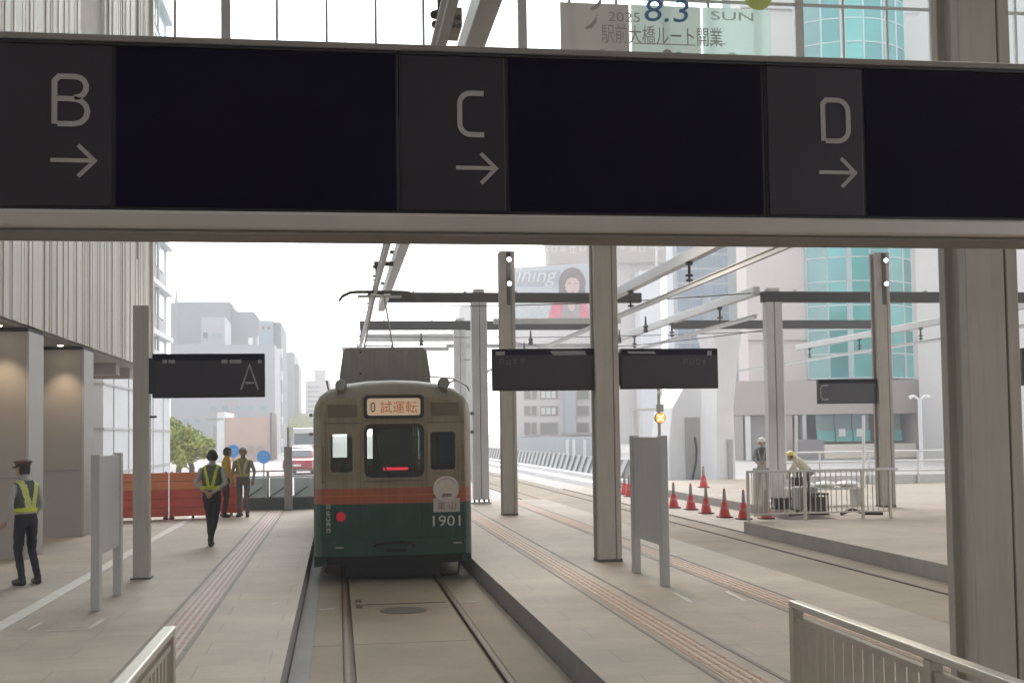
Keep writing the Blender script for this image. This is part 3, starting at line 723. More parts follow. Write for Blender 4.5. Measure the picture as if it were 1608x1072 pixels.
# end faces with real window openings
hol = {'c': (-.42, .44, 1.335, 2.10), 'l': (-.965, -.60, 1.38, 1.99), 'r': (.54, .955, 1.40, 2.01), 'd': (-.42, .44, 2.225, 2.535)}
def endface(y, holes):
    prof = sec(.125, .50)                     # outline of the flat end
    def ztop(x):
        x = abs(x)
        for (xa, za), (xb, zb_) in zip(prof, prof[1:]):
            if xb <= x <= xa and xa > xb: return za+(zb_-za)*(xa-x)/(xa-xb)
        return prof[-1][1]
    xsx = sorted(set([p[0] for p in prof]+[-p[0] for p in prof]+[h[0] for h in holes]+[h[1] for h in holes]))
    zs = sorted(set([.14,.92,1.035,1.05,1.154,2.2]+[h[2] for h in holes]+[h[3] for h in holes]))
    mb = MB()
    for xa, xb in zip(xsx, xsx[1:]):
        if xb-xa < 1e-6: continue
        ta, tb = ztop(xa), ztop(xb)
        zz = [z for z in zs if z < min(ta, tb)-1e-6]+[None]
        for za, zb_ in zip(zz, zz[1:]):
            q = [(xa,za),(xb,za),(xb,zb_ if zb_ else tb),(xa,zb_ if zb_ else ta)]
            mx, mz = (xa+xb)/2, (za+(zb_ if zb_ else (ta+tb)/2))/2
            if any(h[0] < mx < h[1] and h[2] < mz < h[3] for h in holes): continue
            mb.add([(TX+a, y, b) for a, b in q], [(0,1,2,3)], zmat(mz) if mz < 2.2 else 0)
    return mb.build('end_panel', [M['cream'], M['green'], M['orange'], M['stripe_gap'], M['roof_grey']], tram)
endface(TY, list(hol.values())); endface(TY+TL, list(hol.values()))
def rrect(x0, x1, z0, z1, r, n=5):
    pts = []
    for cx, cz, a in ((x1-r,z1-r,0),(x0+r,z1-r,90),(x0+r,z0+r,180),(x1-r,z0+r,270)): pts += arc(cx, cz, r, a, a+90, n)
    return pts
def frame(x0, x1, z0, z1, r, wd, name, m, y, th, parent):
    o = rrect(x0-wd*.5, x1+wd*.5, z0-wd*.5, z1+wd*.5, r+wd*.5); i = rrect(x0+wd*.5, x1-wd*.5, z0+wd*.5, z1-wd*.5, r); n = len(o)
    P = [(TX+a, y, b) for a, b in o]+[(TX+a, y, b) for a, b in i]+[(TX+a, y+th, b) for a, b in o]+[(TX+a, y+th, b) for a, b in i]
    F = []
    for k in range(n):
        l = (k+1) % n
        F += [(k, n+k, n+l, l), (2*n+k, 2*n+l, 3*n+l, 3*n+k), (k, l, 2*n+l, 2*n+k), (n+k, 3*n+k, 3*n+l, n+l)]
    return MB().add(P, F).build(name, m, parent)
for key, r_, wd in (('c', .09, .045), ('l', .05, .035), ('r', .05, .035)):
    h = hol[key]
    wn = frame(*h, r_, wd, 'window', M['seal'] if key == 'c' else M['cream'], TY-.022, .05, tram)
    MB().box(TX+h[0]-.004, TX+h[1]+.004, TY+.032, TY+.038, h[2]-.004, h[3]+.004).build('pane', M['tram_glass'], wn)
    MB().box(TX+h[0]-.03, TX+h[1]+.03, TY-.05, TY-.0225, h[2]-.06, h[2]-.035).build('sill', M['cream'], wn)
h = hol['d']
ds = frame(*h, .04, .05, 'destination_sign', M['seal'], TY-.02, .06, tram)
M['dest'] = emit('destination_blind', (.95,.70,.47), .10); M['dest_ink'] = emit('destination_ink', (.50,.14,.03), .10)
MB().box(TX+h[0], TX+h[1], TY+.025, TY+.035, h[2], h[3]).build('blind', M['dest'], ds)
text_obj('0', .22, M['rubber'], (TX-.305, TY+.018, 2.375), ds, width=.075)
text_obj('試運転', .20, M['dest_ink'], (TX+.085, TY+.018, 2.375), ds, width=.56)
# vents, gutters, steps, lamps
for x0, x1, z0, z1 in ((-.985,-.54,2.22,2.42), (.585,1.0,2.235,2.44)):
    v = MB().box(TX+x0, TX+x1, TY-.02, TY+.004, z0, z1).build('vent', M['grille'], tram)
    for k in range(5): MB().box(TX+x0+.02, TX+x1-.02, TY-.028, TY-.0205, z0+.02+k*(z1-z0-.04)/5, z0+.02+(k+.6)*(z1-z0-.04)/5).build('slat', M['grille'], v)
for x0, x1 in ((-1.05,-.45), (.50,1.08)): MB().box(TX+x0, TX+x1, TY-.03, TY-.001, 2.13, 2.15).build('gutter', M['grille'], tram)
MB().box(TX-.44, TX+.46, TY-.02, TY-.001, 2.165, 2.18).build('gutter', M['grille'], tram)
MB().box(TX-.43, TX+.45, TY-.022, TY-.001, 1.255, 1.272).build('trim_line', M['grille'], tram)
for x, z in ((-.785,2.715),(.78,2.735)):
    l = MB().lathe([(.085,0),(.09,.03),(.09,.12),(.06,.18),(.03,.22)], (TX+x, TY+.02, z), 'y', 18).build('headlight', M['grille'], tram, smooth=True)
    MB().lathe([(.072,-.012),(.078,-.002)], (TX+x, TY+.02, z), 'y', 18).build('lens', M['unit'], l)
    MB().box(TX+x-.05, TX+x+.05, TY+.05, TY+.14, z-.15, z-.085).build('bracket', M['grille'], l)
    for dx in (-.06, .06): MB().lathe([(.018,0),(.018,.02)], (TX+x+dx, TY-.004, z-.155), 'y', 8).build('bolt', M['glint'], l)
M['red_lamp'] = emit('red_lamp', (.7,.02,.05), .06)
for x in (-.80,):
    l = MB().lathe([(.066,-.03),(.074,-.012),(.074,0)], (TX+x, TY-.001, .735), 'y', 20).build('tail_lamp', M['red_lamp'], tram, smooth=True)
    MB().lathe([(.098,-.010),(.098,0)], (TX+x, TY-.0005, .735), 'y', 20).build('rim', M['green'], l)
M['white_ink'] = mat('white_lettering', (.52,.54,.50), .6, 0, .1, 20)
worn_glyphs(5, .080, M['white_ink'], (TX-.985, TY-.004, .885), tram, vertical=True, seed=8)
text_obj('1901', .23, M['white_ink'], (TX+.795, TY-.004, .64), tram, width=.42)
bd = MB().lathe([(.195,-.012),(.2,-.004),(.2,0)], (TX+.79, TY-.012, 1.125), 'y', 30).build('round_badge', mat('badge_face', (.55,.46,.43), .5), tram)
M['badge_ink'] = mat('badge_ink', (.20,.155,.13), .6); M['badge_pale'] = mat('badge_pale', (.52,.45,.38), .6)
for k in range(9):
    a = R(35+k*110/8); MB().box(TX+.79+.155*math.cos(a)-.012, TX+.79+.155*math.cos(a)+.012, TY-.028, TY-.0245, 1.125+.155*math.sin(a)-.008, 1.125+.155*math.sin(a)+.008).build('badge_mark', M['badge_ink'], bd)
MB().prism([(TX+.70,1.06),(TX+.88,1.06),(TX+.87,1.15),(TX+.82,1.17),(TX+.79,1.24),(TX+.76,1.17),(TX+.71,1.15)], 'y', TY-.028, TY-.0245).build('badge_picture', M['badge_pale'], bd)
MB().prism([(TX+.72,1.0),(TX+.87,1.01),(TX+.88,1.05),(TX+.74,1.055)], 'y', TY-.028, TY-.0245).build('badge_picture', M['badge_ink'], bd)
pl = MB().box(TX+.595, TX+1.0, TY-.013, TY-.001, .772, .985).build('name_plate', mat('plate_face', (.46,.40,.35), .5), tram, bevel=.004)
text_obj('東', .13, M['badge_ink'], (TX+.715, TY-.017, .865), pl); text_obj('山', .13, M['badge_ink'], (TX+.885, TY-.017, .865), pl)
# bumper, skirt corners, coupler, underframe
MB().prism([(-1.05,.14),(1.05,.14),(1.085,.19),(1.085,.34),(1.05,.385),(-1.05,.385),(-1.085,.34),(-1.085,.19)], 'y', TY-.075, TY-.002).move(TX,0,0).build('bumper', M['green'], tram, bevel=.012)
for s in (-1, 1): MB().prism([(s*1.205,.42),(s*1.205,-.05),(s*1.05,-.02),(s*.95,.135),(s*1.06,.136),(s*1.11,.42)], 'y', TY+.33, TY+.8).move(TX,0,0).build('skirt', M['green'], tram, bevel=.01)
MB().tube([(TX-.30,TY-.09,.29),(TX-.27,TY-.12,.325),(TX-.1,TY-.15,.345),(TX+.1,TY-.15,.345),(TX+.27,TY-.12,.325),(TX+.30,TY-.09,.29)], .022, 8).build('coupler_bar', M['under'], tram, smooth=True)
MB().box(TX-.13, TX+.17, TY-.10, TY-.076, .20, .24).build('coupler_slot', M['under'], tram)
for x, z in ((-.82,.28),(.95,.31)): MB().box(TX+x-.06, TX+x+.06, TY-.095, TY-.076, z-.012, z+.012).build('step', M['glint'], tram)
MB().box(TX-1.02, TX+1.04, TY+.12, TY+TL-.12, .0, .139).build('underframe', M['under'], tram)
MB().box(TX-.74, TX+.70, TY+.25, TY+.5, -.205, -.001).build('guard_board', M['under'], tram)
MB().tube([(TX+1.0,TY+.15,.0),(TX+.97,TY+.12,-.17),(TX+.70,TY+.12,-.19)], .018, 8).build('life_guard', M['under'], tram)
MB().tube([(TX-1.0,TY+.15,.0),(TX-1.03,TY+.12,-.09),(TX-.98,TY+.1,-.12)], .018, 8).build('life_guard', M['under'], tram)
for yb in (TY+2.6, TY+4.3, TY+9, TY+10.7):
    for s in (-1, 1):
        wz = MB().lathe([(.30,-.06),(.33,-.05),(.33,.05),(.30,.06)], (TX-.04+s*.7175, yb, ZR+.338), 'x', 20).build('wheel', M['under'], tram)
    MB().tube([(TX-.7, yb, ZR+.34), (TX+.66, yb, ZR+.34)], .06, 8).build('axle', M['under'], tram)
for yb in (TY+3.4, TY+9.8): MB().box(TX-.95, TX+.92, yb-1.4, yb+1.4, -.08, -.001).build('bogie_frame', M['under'], tram)
# side windows
for k in range(12):
    for s in (-1, 1): MB().box(TX+s*1.185-.004, TX+s*1.185+.004, wy[k]-.01, wy[k]+.91, 1.30, 2.08).build('side_pane', M['tram_glass'], tram)
# interior
M['inner'] = mat('tram_interior', (.30,.26,.20), .6); M['inner_dark'] = mat('cab_dark', (.13,.12,.125), .6); M['seat'] = mat('tram_seat', (.05,.10,.06), .8)
MB().box(TX-1.17, TX+1.17, TY+.2, TY+TL-.2, .40, .44).build('floor', M['inner'], tram)
MB().box(TX-.30, TX+.33, TY+.55, TY+.60, .45, 2.3).build('cab_partition', M['inner_dark'], tram)
MB().box(TX-.40, TX+.40, TY+.22, TY+.48, .45, 1.30).build('control_desk', M['inner_dark'], tram, bevel=.02)
led = MB().box(TX-.17, TX+.235, TY+.06, TY+.09, 1.405, 1.475).build('rear_light_bar', M['inner_dark'], tram, bevel=.008)
MB().box(TX-.155, TX+.22, TY+.054, TY+.059, 1.42, 1.46).build('red_strip', emit('red_led', (1,.05,.10), .3), led)
MB().box(TX+.70, TX+.95, TY+.10, TY+.11, 1.50, 1.985).build('blue_notice', mat('blue_notice', (.035,.045,.16), .6), tram)
MB().box(TX+.45, TX+1.05, TY+.6, TY+.64, .45, 2.1).build('cab_panel', M['inner_dark'], tram)
for s in (-1, 1):
    MB().box(TX+s*1.16, TX+s*.74, TY+1.6, TY+TL-1.6, .45, .86).build('bench_seat', M['seat'], tram, bevel=.04)
    MB().tube([(TX+s*.6,TY+1.2,2.15),(TX+s*.6,TY+TL-1.2,2.15)], .016, 6).build('hand_rail', M['steel'], tram)
    for k in range(16): MB().tube([(TX+s*.6,TY+1.6+k*.65,2.15),(TX+s*.6,TY+1.6+k*.65,1.92)], .012, 5).build('strap', M['white'], tram)
# driver seat pillar seen through the left window
MB().tube([(TX-.74,TY+.5,.45),(TX-.72,TY+.5,1.45),(TX-.70,TY+.52,1.6)], [.12,.10,.02], 10).build('control_lever', M['inner'], tram)
# roof equipment
MB().prism([(-.77,2.74),(.77,2.74),(.76,2.95),(.70,3.36),(.63,3.42),(-.63,3.42),(-.70,3.36),(-.76,2.95)], 'y', TY+1.9, TY+4.4).move(TX-.04,0,0).build('roof_unit', M['unit'], tram, bevel=.02)
for x in (-.45,): 
    for z in (3.34, 2.98): MB().lathe([(.018,0),(.018,.012)], (TX+x, TY+1.885, z), 'y', 8).build('unit_bolt', M['under'], tram)
MB().box(TX-.72, TX+.68, TY+1.95, TY+5, 2.66, 2.739).build('roof_walkway', M['under'], tram)
for s in (-1, 1): MB().tube([(TX+s*1.0,TY+.5,2.80),(TX+s*1.0,TY+TL-.5,2.80)], .018, 6).build('roof_cable', M['steel'], tram)
MB().tube([(TX+.62,TY+.6,2.86),(TX+.95,TY+.35,2.82),(TX+1.16,TY+.3,2.70),(TX+1.2,TY+.3,2.62)], .014, 6).build('roof_rope', M['steel'], tram)
for s in (-1, 1):
    for z in (2.27, 1.98): MB().lathe([(.03,0),(.03,.05)], (TX+s*1.24, TY+.30, z), 'y', 8).build('side_lamp', M['unit'], tram)
# seams, rivets, wipers and grab rails on the end
for x in (-1.02, -.50, .495, 1.03): MB().box(TX+x-.005, TX+x+.005, TY-.006, TY-.0005, 1.16, 2.12 if abs(x) < .6 else 2.3).build('panel_seam', M['grille'], tram)
for x in (-.5, .42): MB().box(TX+x-.004, TX+x+.004, TY-.006, TY-.0005, .40, .92).build('panel_seam', M['under'], tram)
for k in range(22): MB().lathe([(.009,-.006),(.009,0)], (TX-1.03+k*.098, TY-.001, 1.19), 'y', 6).build('rivet', M['cream'], tram)
for k in range(22): MB().lathe([(.009,-.006),(.009,0)], (TX-1.03+k*.098, TY-.001, .44), 'y', 6).build('rivet', M['green'], tram)
MB().tube([(TX-.05,TY-.035,1.31),(TX-.22,TY-.05,1.62),(TX-.27,TY-.045,1.95)], .009, 5).build('wiper', M['under'], tram)
for s in (-1, 1): MB().tube([(TX+s*1.06,TY-.002,1.25),(TX+s*1.06,TY-.06,1.28),(TX+s*1.06,TY-.06,1.75),(TX+s*1.06,TY-.002,1.78)], .012, 6).build('grab_rail', M['grille'], tram)
# pantograph
py_ = TY+6.7
px_ = TX+.04
pan = MB().box(px_-.55, px_+.55, py_-.6, py_+.6, 2.83, 2.89).build('pantograph', M['iron'], tram)
for s in (-1, 1):
    MB().tube([(px_+s*.42,py_-.35,2.9),(px_+s*.30,py_+.75,3.85),(px_+s*.10,py_-.05,4.80)], .02, 6).build('arm', M['steel'], pan)
    MB().tube([(px_+s*.35,py_+.45,2.9),(px_+s*.28,py_+.74,3.83)], .016, 6).build('arm', M['steel'], pan)
    ins(pan, px_+s*.45, py_-.45, 2.60, 2.829)
MB().tube([(px_-.30,py_+.75,3.85),(px_+.30,py_+.75,3.85)], .018, 6).build('knuckle', M['steel'], pan)
for dy in (-.16, .12):
    MB().tube([(px_-.83,py_+dy,4.72),(px_-.76,py_+dy,4.82),(px_-.60,py_+dy,4.895),(px_-.45,py_+dy,4.91),(px_+.45,py_+dy,4.91),(px_+.60,py_+dy,4.895),(px_+.76,py_+dy,4.82),(px_+.83,py_+dy,4.72)], .018, 8).build('contact_strip', M['iron'], pan, smooth=True)
MB().box(px_-.45, px_+.45, py_-.14, py_+.10, 4.80, 4.83).build('head_frame', M['steel'], pan)
# ------------------------------------------------------------ buildings beyond the station
BZ = ZR-.12
def bmat(name, c, v=.04): return mat(name, c, .75, 0, v, .15)
M['win'] = mat('window_dark', (.13,.15,.17), .18, 0, .25, .3, spec=.8)
M['win_blue'] = mat('window_blue', (.30,.42,.48), .15, 0, .2, .2, spec=.8)
def bld(name, label, px0, px1, pyt, Y, depth, m, cat='building', zb=None, group=None, side=None):
    """block whose front spans px0..px1 at distance Y and whose roof meets pyt"""
    x0, x1 = at(px0, 684, Y).x, at(px1, 684, Y).x; zt = at((px0+px1)/2, pyt, Y).z
    root = thing(name, label, cat, ((x0+x1)/2, Y+depth/2, BZ if zb is None else zb), group=group)
    MB().box(x0, x1, Y, Y+depth, BZ if zb is None else zb, zt).build('wall', m, root)
    return root, x0, x1, zt
def windows(root, Y, rects, m, frame_=None, dp=.12):
    """each window its own part, its glass set back; rects in pixels"""
    for (a, b, t, d) in rects:
        p, q = at(a, d, Y), at(b, t, Y)
        wn = MB()
        f = .08
        wn.box(p.x-f, q.x+f, Y-.10, Y-.002, p.z-f, p.z); wn.box(p.x-f, q.x+f, Y-.10, Y-.002, q.z, q.z+f)
        wn.box(p.x-f, p.x, Y-.10, Y-.002, p.z, q.z); wn.box(q.x, q.x+f, Y-.10, Y-.002, p.z, q.z)
        w_ = wn.build('window', frame_ or M['steel'], root)
        MB().box(p.x, q.x, Y-.04, Y-.003, p.z, q.z).build('pane', m, w_)
def grid(root, x0, x1, z0, z1, nx, nz, Y, fw, fh, m, name='window', y_off=-.03):
    first = None
    for i in range(nx):
        for j in range(nz):
            cx = x0+(x1-x0)*(i+.5)/nx; cz = z0+(z1-z0)*(j+.5)/nz
            L = Vector((cx, Y+y_off, cz))-wloc(root)
            if first is None:
                w2, h2 = (x1-x0)/nx*fw/2, (z1-z0)/nz*fh/2
                first = MB().box(-w2, w2, -.05, .05, -h2, h2).build(name, m, root, world=False); first.location = L
            else: piece(first, root, L)

# left: white tower block whose flank runs along the street, with floor ledges
a = at(262, 684, 96); wx = a.x
lt = thing('white_tower', 'tall white building with thin floor ledges just past the clad wing', 'building', (wx-9, 87, BZ))
MB().box(wx-18, wx, 78, 96, BZ, 48).build('wall', bmat('tower_white', (.48,.49,.52)), lt)
for k in range(12):
    z = at(258, 590, 96).z-1+k*3.55; MB().box(wx-18.2, wx+.45, 77.7, 96.3, z, z+.35).build('ledge', M['concrete_white'], lt)
for k in range(11):
    for j in range(2):
        z = at(258, 590, 96).z+.2+k*3.55; MB().box(wx+.01, wx+.06, 84+j*6, 88+j*6, z+.4, z+2.6).build('window', M['win_blue'], lt)
MB().tube([(wx+.2, 90, BZ), (wx+.2, 90, 46)], .10, 8).build('drain_pipe', M['board'], lt)
# low white annex with panel seams below it
an = thing('white_hall', 'low white panelled hall seen between the pillar and the slim pole', 'building', (-12, 43, BZ))
ax = at(267, 684, 50).x
MB().box(ax-10, ax, 36, 50, BZ, 5.2).build('wall', bmat('annex_white', (.66,.67,.70)), an)
for z in (.9, 2.2, 3.5, 4.8): MB().box(ax-10, ax+.03, 35.96, 50, z, z+.06).build('panel_seam', M['board'], an)
for k in range(5): MB().box(ax-.01, ax+.025, 37.6+k*2.6, 37.65+k*2.6, BZ, 5.2).build('panel_seam', M['board'], an)
# the hazy cluster down the avenue
g = 'hazy blocks down the avenue'
b1, x0, x1, zt = bld('office_block', 'hazy stepped grey office block, tallest behind the A sign', 280, 362, 474, 190, 30, bmat('grey_a', (.26,.27,.29)), group=g)
MB().box(at(268,480,191).x, x0-.05, 191, 215, BZ, at(275,475,191).z).build('side_wing', bmat('grey_a2', (.33,.34,.37)), b1)
MB().prism([(x1+.05, BZ), (x1+.05, zt), (at(369,487,190).x, at(369,488,190).z), (at(398,487,190).x, at(398,488,190).z), (at(409,503,190).x, at(409,503,190).z), (at(409,503,190).x, BZ)], 'y', 191, 215).build('stepped_wing', bmat('grey_b', (.25,.25,.265)), b1)
MB().lathe([(.3,0),(.2,1.6),(.05,2.6)], (at(273,470,192).x, 195, at(275,475,191).z), 'z', 8).build('antenna', M['board'], b1)
grid(b1, x0+1, x1-1, 8, zt-6, 7, 7, 190, .5, .4, M['win_blue'])
b2, x0, x1, zt = bld('apartment_block', 'hazy white apartment block with small dark windows in front of the stepped office', 268, 432, 541, 150, 22, bmat('white_a', (.43,.43,.46)), group=g)
MB().box(at(316,500,151).x, at(353,500,151).x, 151, 160, zt, at(330,498,151).z).build('stair_tower', bmat('white_a2', (.47,.47,.50)), b2)
windows(b2, 151, [(319,326,522,531)], M['win']); windows(b2, 150.9, [(334,338,523,528),(343,347,524,529)], M['win_blue'])
windows(b2, 150, [(x, x+11, y, y+6) for y in (658, 675, 690) for x in (272, 288, 304)]+[(x, x+8, y, y+7) for y in (637,) for x in (330, 350, 370, 390, 410)], M['win_blue'])
MB().box(at(388,540,150).x, at(395,540,150).x, 152, 154, zt, zt+1.0).build('roof_box', M['white'], b2); MB().box(at(399,540,150).x, at(403,540,150).x, 152, 154, zt, zt+1.3).build('roof_box', M['board'], b2)
b3, x0, x1, zt = bld('corner_block', 'hazy pale blue block with a grey flank and balconies on the avenue corner', 406, 430, 503, 165, 20, bmat('blue_a', (.33,.40,.45)), group=g)
MB().box(x1+.02, at(441,503,165).x, 165.5, 185, BZ, zt-.2).build('flank', bmat('flank_grey', (.22,.25,.26)), b3)
windows(b3, 165, [(411,415,512,518),(420,424,512,518)], M['win'])
for k in range(10):
    z = zt-5-k*3.0; MB().box(x1+.05, at(444,600,165).x, 164.2, 165.4, z, z+1.1).build('balcony', M['white'], b3)
b4, x0, x1, zt = bld('slender_block', 'hazy slender lilac tower block right of the blue corner block', 441, 463, 553, 230, 25, bmat('lilac', (.34,.34,.39)), group=g)
MB().box(x1+.02, at(469,570,230).x, 231, 250, BZ, at(466,571,230).z).build('side_wing', bmat('lilac2', (.30,.30,.35)), b4)
grid(b4, x0+.3, x1-.3, 6, zt-3, 3, 8, 230, .5, .45, M['win_blue'])
b5, x0, x1, zt = bld('stepped_block', 'far banded block with a stair tower rising beside the tram roof', 480, 520, 597, 300, 30, bmat('banded', (.46,.42,.40)), group=g)
MB().box(at(494,590,301).x, at(511,590,301).x, 301, 312, zt, at(500,580,301).z).build('stair_tower', bmat('banded2', (.45,.43,.42)), b5)
grid(b5, x0+.3, x0+(x1-x0)*.6, 6, zt-1, 1, 7, 300, .85, .45, M['win'], 'window_band')
b6, x0, x1, zt = bld('pink_building', 'plain pink walled building with a dark edge behind the work crew', 353, 424, 655, 110, 14, bmat('pink', (.60,.44,.38)))
MB().box(x1+.01, at(427.5,655,110).x, 109.8, 118, BZ, zt+.4).build('dark_edge', bmat('edge_brown', (.20,.16,.16)), b6)
MB().box(at(341,655,110).x, x0-.01, 109.9, 120, BZ, zt+.5).build('white_side', M['concrete_white'], b6)
windows(b6, 110, [(x, x+9, 700, 712) for x in (362, 388, 404)], mat('pink_shutter', (.52,.36,.31), .8))
b7, x0, x1, zt = bld('low_block', 'far low pale blocks at the street end beside the tram', 462, 500, 648, 260, 20, bmat('pale_far', (.50,.51,.53)), group=g)
grid(b7, x0+.5, x1-.5, 1.5, zt-1, 6, 2, 260, .5, .45, M['win_blue'])

# right: brown crowned block, white wing, billboard building
r1, x0, x1, zt = bld('crowned_block', 'pale tower block with a brown grey crown and faded sign letters', 968, 1042, 300, 210, 6, bmat('pale_r', (.56,.52,.50)))
cr = bmat('crown_brown', (.27,.235,.215))
MB().prism([(at(855,372,208).x, at(855,300,208).z),(at(1043,372,208).x, at(1043,300,208).z),(at(1043,413,208).x, at(1043,413,208).z),(at(860,417,208).x, at(860,416,208).z)], 'y', 206, 209.9).build('crown', cr, r1)
p = at(895, 391, 206); worn_glyphs(6, 1.5, M['badge_pale'], (p.x-4.5, 205.95, p.z), r1, seed=11); p = at(1005, 389, 206); worn_glyphs(5, 1.5, M['badge_pale'], (p.x-3, 205.95, p.z), r1, seed=12)
windows(r1, 210, [(990, 1000, y, y+8) for y in (412, 430, 447, 463, 480)], M['board'])
MB().box(at(1004,400,205).x, at(1036,400,205).x, 205, 209, BZ, at(1020,425,205).z).build('white_wing', bmat('white_w', (.66,.66,.69)), r1)
MB().box(at(1028,372,204).x, at(1032,372,204).x, 204, 204.6, at(1030,432,204).z, at(1030,374,204).z).build('mast', M['steel'], r1)
# billboard on a white building
bb, x0, x1, zt = bld('billboard_building', 'white building with long low windows under a woman billboard', 806, 962, 505, 125, 6, bmat('white_b', (.72,.68,.67)))
rows = [(613,626),(638,652),(664,682)]
windows(bb, 125, [(824,832,t,d) for t,d in rows]+[(836,842,t,d) for t,d in rows]+[(849,875,t,d) for t,d in rows]+[(907,924,t,d) for t,d in rows], mat('dusty_window', (.27,.26,.25), .3), bmat('frame_pink', (.50,.42,.42)))
for t, d in rows[:2]:
    for x in (853, 861, 869): 
        p = at(x, (t+d)/2, 125); MB().box(p.x-.22, p.x+.22, 124.93, 124.955, p.z-.35, p.z+.35).build('blind', M['white'], bb)
MB().box(at(889,600,123).x, at(903,600,123).x, 123, 124.8, at(896,682,123).z, at(896,560,123).z).build('stair_shaft', bmat('blue_grey', (.50,.53,.56)), bb)
MB().box(at(822,685,123).x, at(845,685,123).x, 122, 124.8, at(830,685,123).z, at(830,682,123).z).build('canopy', M['board'], bb); MB().box(at(886,681,123).x, at(940,681,123).x, 121, 124.8, at(900,682,123).z, at(900,679,123).z).build('canopy', M['board'], bb)
bl = thing('billboard', 'wide pale blue billboard showing a dark haired woman in a pink jacket', 'billboard', (at(870,500,122).x, 122, at(870,500,122).z))
def bpoly(pts, y, m, name, th=.05): 
    q = [at(a, b, 122) for a, b in pts]; return MB().prism([(p.x, p.z) for p in q], 'y', y, y+th).build(name, m, bl)
bpoly([(808,420),(932,413),(932,503),(808,503)], 122, mat('billboard_sheet', (.60,.64,.70), .6, 0, .02, .2), 'sheet', .3)
bpoly([(810,428),(880,424),(880,448),(810,450)], 121.93, mat('billboard_grey', (.44,.47,.54), .6), 'printed_band')
bpoly([(810,470),(880,470),(880,500),(810,500)], 121.93, mat('billboard_mint', (.60,.66,.64), .6), 'printed_band')
p = at(843, 436, 121.9); text_obj('ining', 2.2, M['white'], (p.x, 121.85, p.z), bl, th=.04, shear=.3, width=4.2)
hairm, skinm, jack = mat('print_hair', (.23,.185,.19), .7, 0, .25, 2.5), mat('print_skin', (.74,.57,.53), .7, 0, .05, 1.5), mat('print_jacket', (.80,.20,.30), .7, 0, .25, 1.2)
bpoly([(878,470)]+[(898+21*math.cos(R(a)), 445-25*math.sin(R(a))) for a in range(190,-15,-12)]+[(919,470)], 121.90, hairm, 'printed_hair')
bpoly([(861,499),(866,478),(880,469),(912,469),(922,480),(925,499)], 121.86, jack, 'printed_jacket')
bpoly([(881,499),(884,470),(912,470),(910,499)], 121.82, mat('print_blouse', (.42,.38,.38), .7), 'printed_blouse')
bpoly([(891,470),(892,484),(897,490),(902,484),(903,470)], 121.78, skinm, 'printed_neck')
bpoly([(898+11.5*math.cos(R(a)), 448-17*math.sin(R(a))) for a in range(0,360,20)], 121.74, skinm, 'printed_face')
bpoly([(886,448),(887,434),(897,430),(909,434),(910,446),(906,438),(896,436),(890,439)], 121.70, hairm, 'printed_fringe')
for x in (893, 903): bpoly([(x-2.5,446),(x+2.5,446),(x+2,444.5),(x-2,444.5)], 121.70, hairm, 'printed_eye', .02)
bpoly([(895,458),(901,458),(898,460.5)], 121.70, jack, 'printed_mouth', .02)
for x in (815, 850, 885, 920): MB().box(at(x,503,122.4).x-.08, at(x,503,122.4).x+.08, 122.35, 122.5, at(x,512,122).z, at(x,440,122).z).build('strut', M['board'], bl)

# blue glass office, pale tower with curved teal glazing, podium
ro, x0, x1, zt = bld('glass_office', 'pale blue glass office with a white frame behind the overhead beams', 1062, 1188, 250, 120, 2.5, bmat('office_white', (.60,.64,.68)))
grid(ro, x0+.4, x1-.4, at(1100,560,120).z, at(1100,330,120).z, 6, 10, 120, .93, .80, mat('office_glass', (.36,.45,.55), .1, 0, .25, .1, spec=.9), 'glass_band')
MB().box(at(1106,470,119).x, at(1122,470,119).x, 117, 119.9, BZ, at(1112,466,119).z).build('lift_shaft', bmat('shaft_blue', (.42,.48,.52)), ro)
TYY = 92
tw = thing('teal_tower', 'pale pink tower with a bulging teal glass front beside the big pole', 'building', (at(1340,684,TYY).x, TYY+14, BZ))
pk = bmat('tower_pink', (.70,.635,.62))
xa, xb, xc, xd = (at(p_, 684, TYY).x for p_ in (1182, 1276, 1441, 1500))
zp = at(1350, 596, TYY).z; ztp = 46
MB().box(xa, xb, TYY+.6, TYY+3, zp, ztp).build('wall', pk, tw); MB().box(xc, xd+16, TYY+.4, TYY+26, zp, ztp).build('wall', pk, tw)
for k in range(10):
    for (u, v) in ((xa, xb), (xc, xd+16)): MB().box(u-.02, v+.02, TYY+.33, TYY+.61, zp+3.2+k*3.84, zp+3.26+k*3.84).build('storey_joint', bmat('joint_grey', (.46,.42,.41)), tw)
MB().box(xb, xc, TYY+3.2, TYY+20, zp, ztp).build('core', bmat('core_grey', (.30,.33,.34)), tw)
teal = [mat('teal_glass_%d' % i, c, .10, .1, .22, .25, spec=.9) for i, c in enumerate(((.07,.40,.39), (.11,.50,.48), (.05,.32,.33), (.16,.36,.36)))]
cxc = (xb+xc)/2; hw = (xc-xb)/2; sag = 2.0; Rr = (hw*hw+sag*sag)/(2*sag); a_m = math.asin(hw/Rr); NX = 6; rowh = 1.92
NZ = int((ztp-zp)/rowh)
mull, trans = [], []
def arcp(t, off=0.0): 
    a = -a_m+2*a_m*t; return (cxc+(Rr+off)*math.sin(a), TYY+0.3-sag+(Rr) - (Rr+off)*math.cos(a))
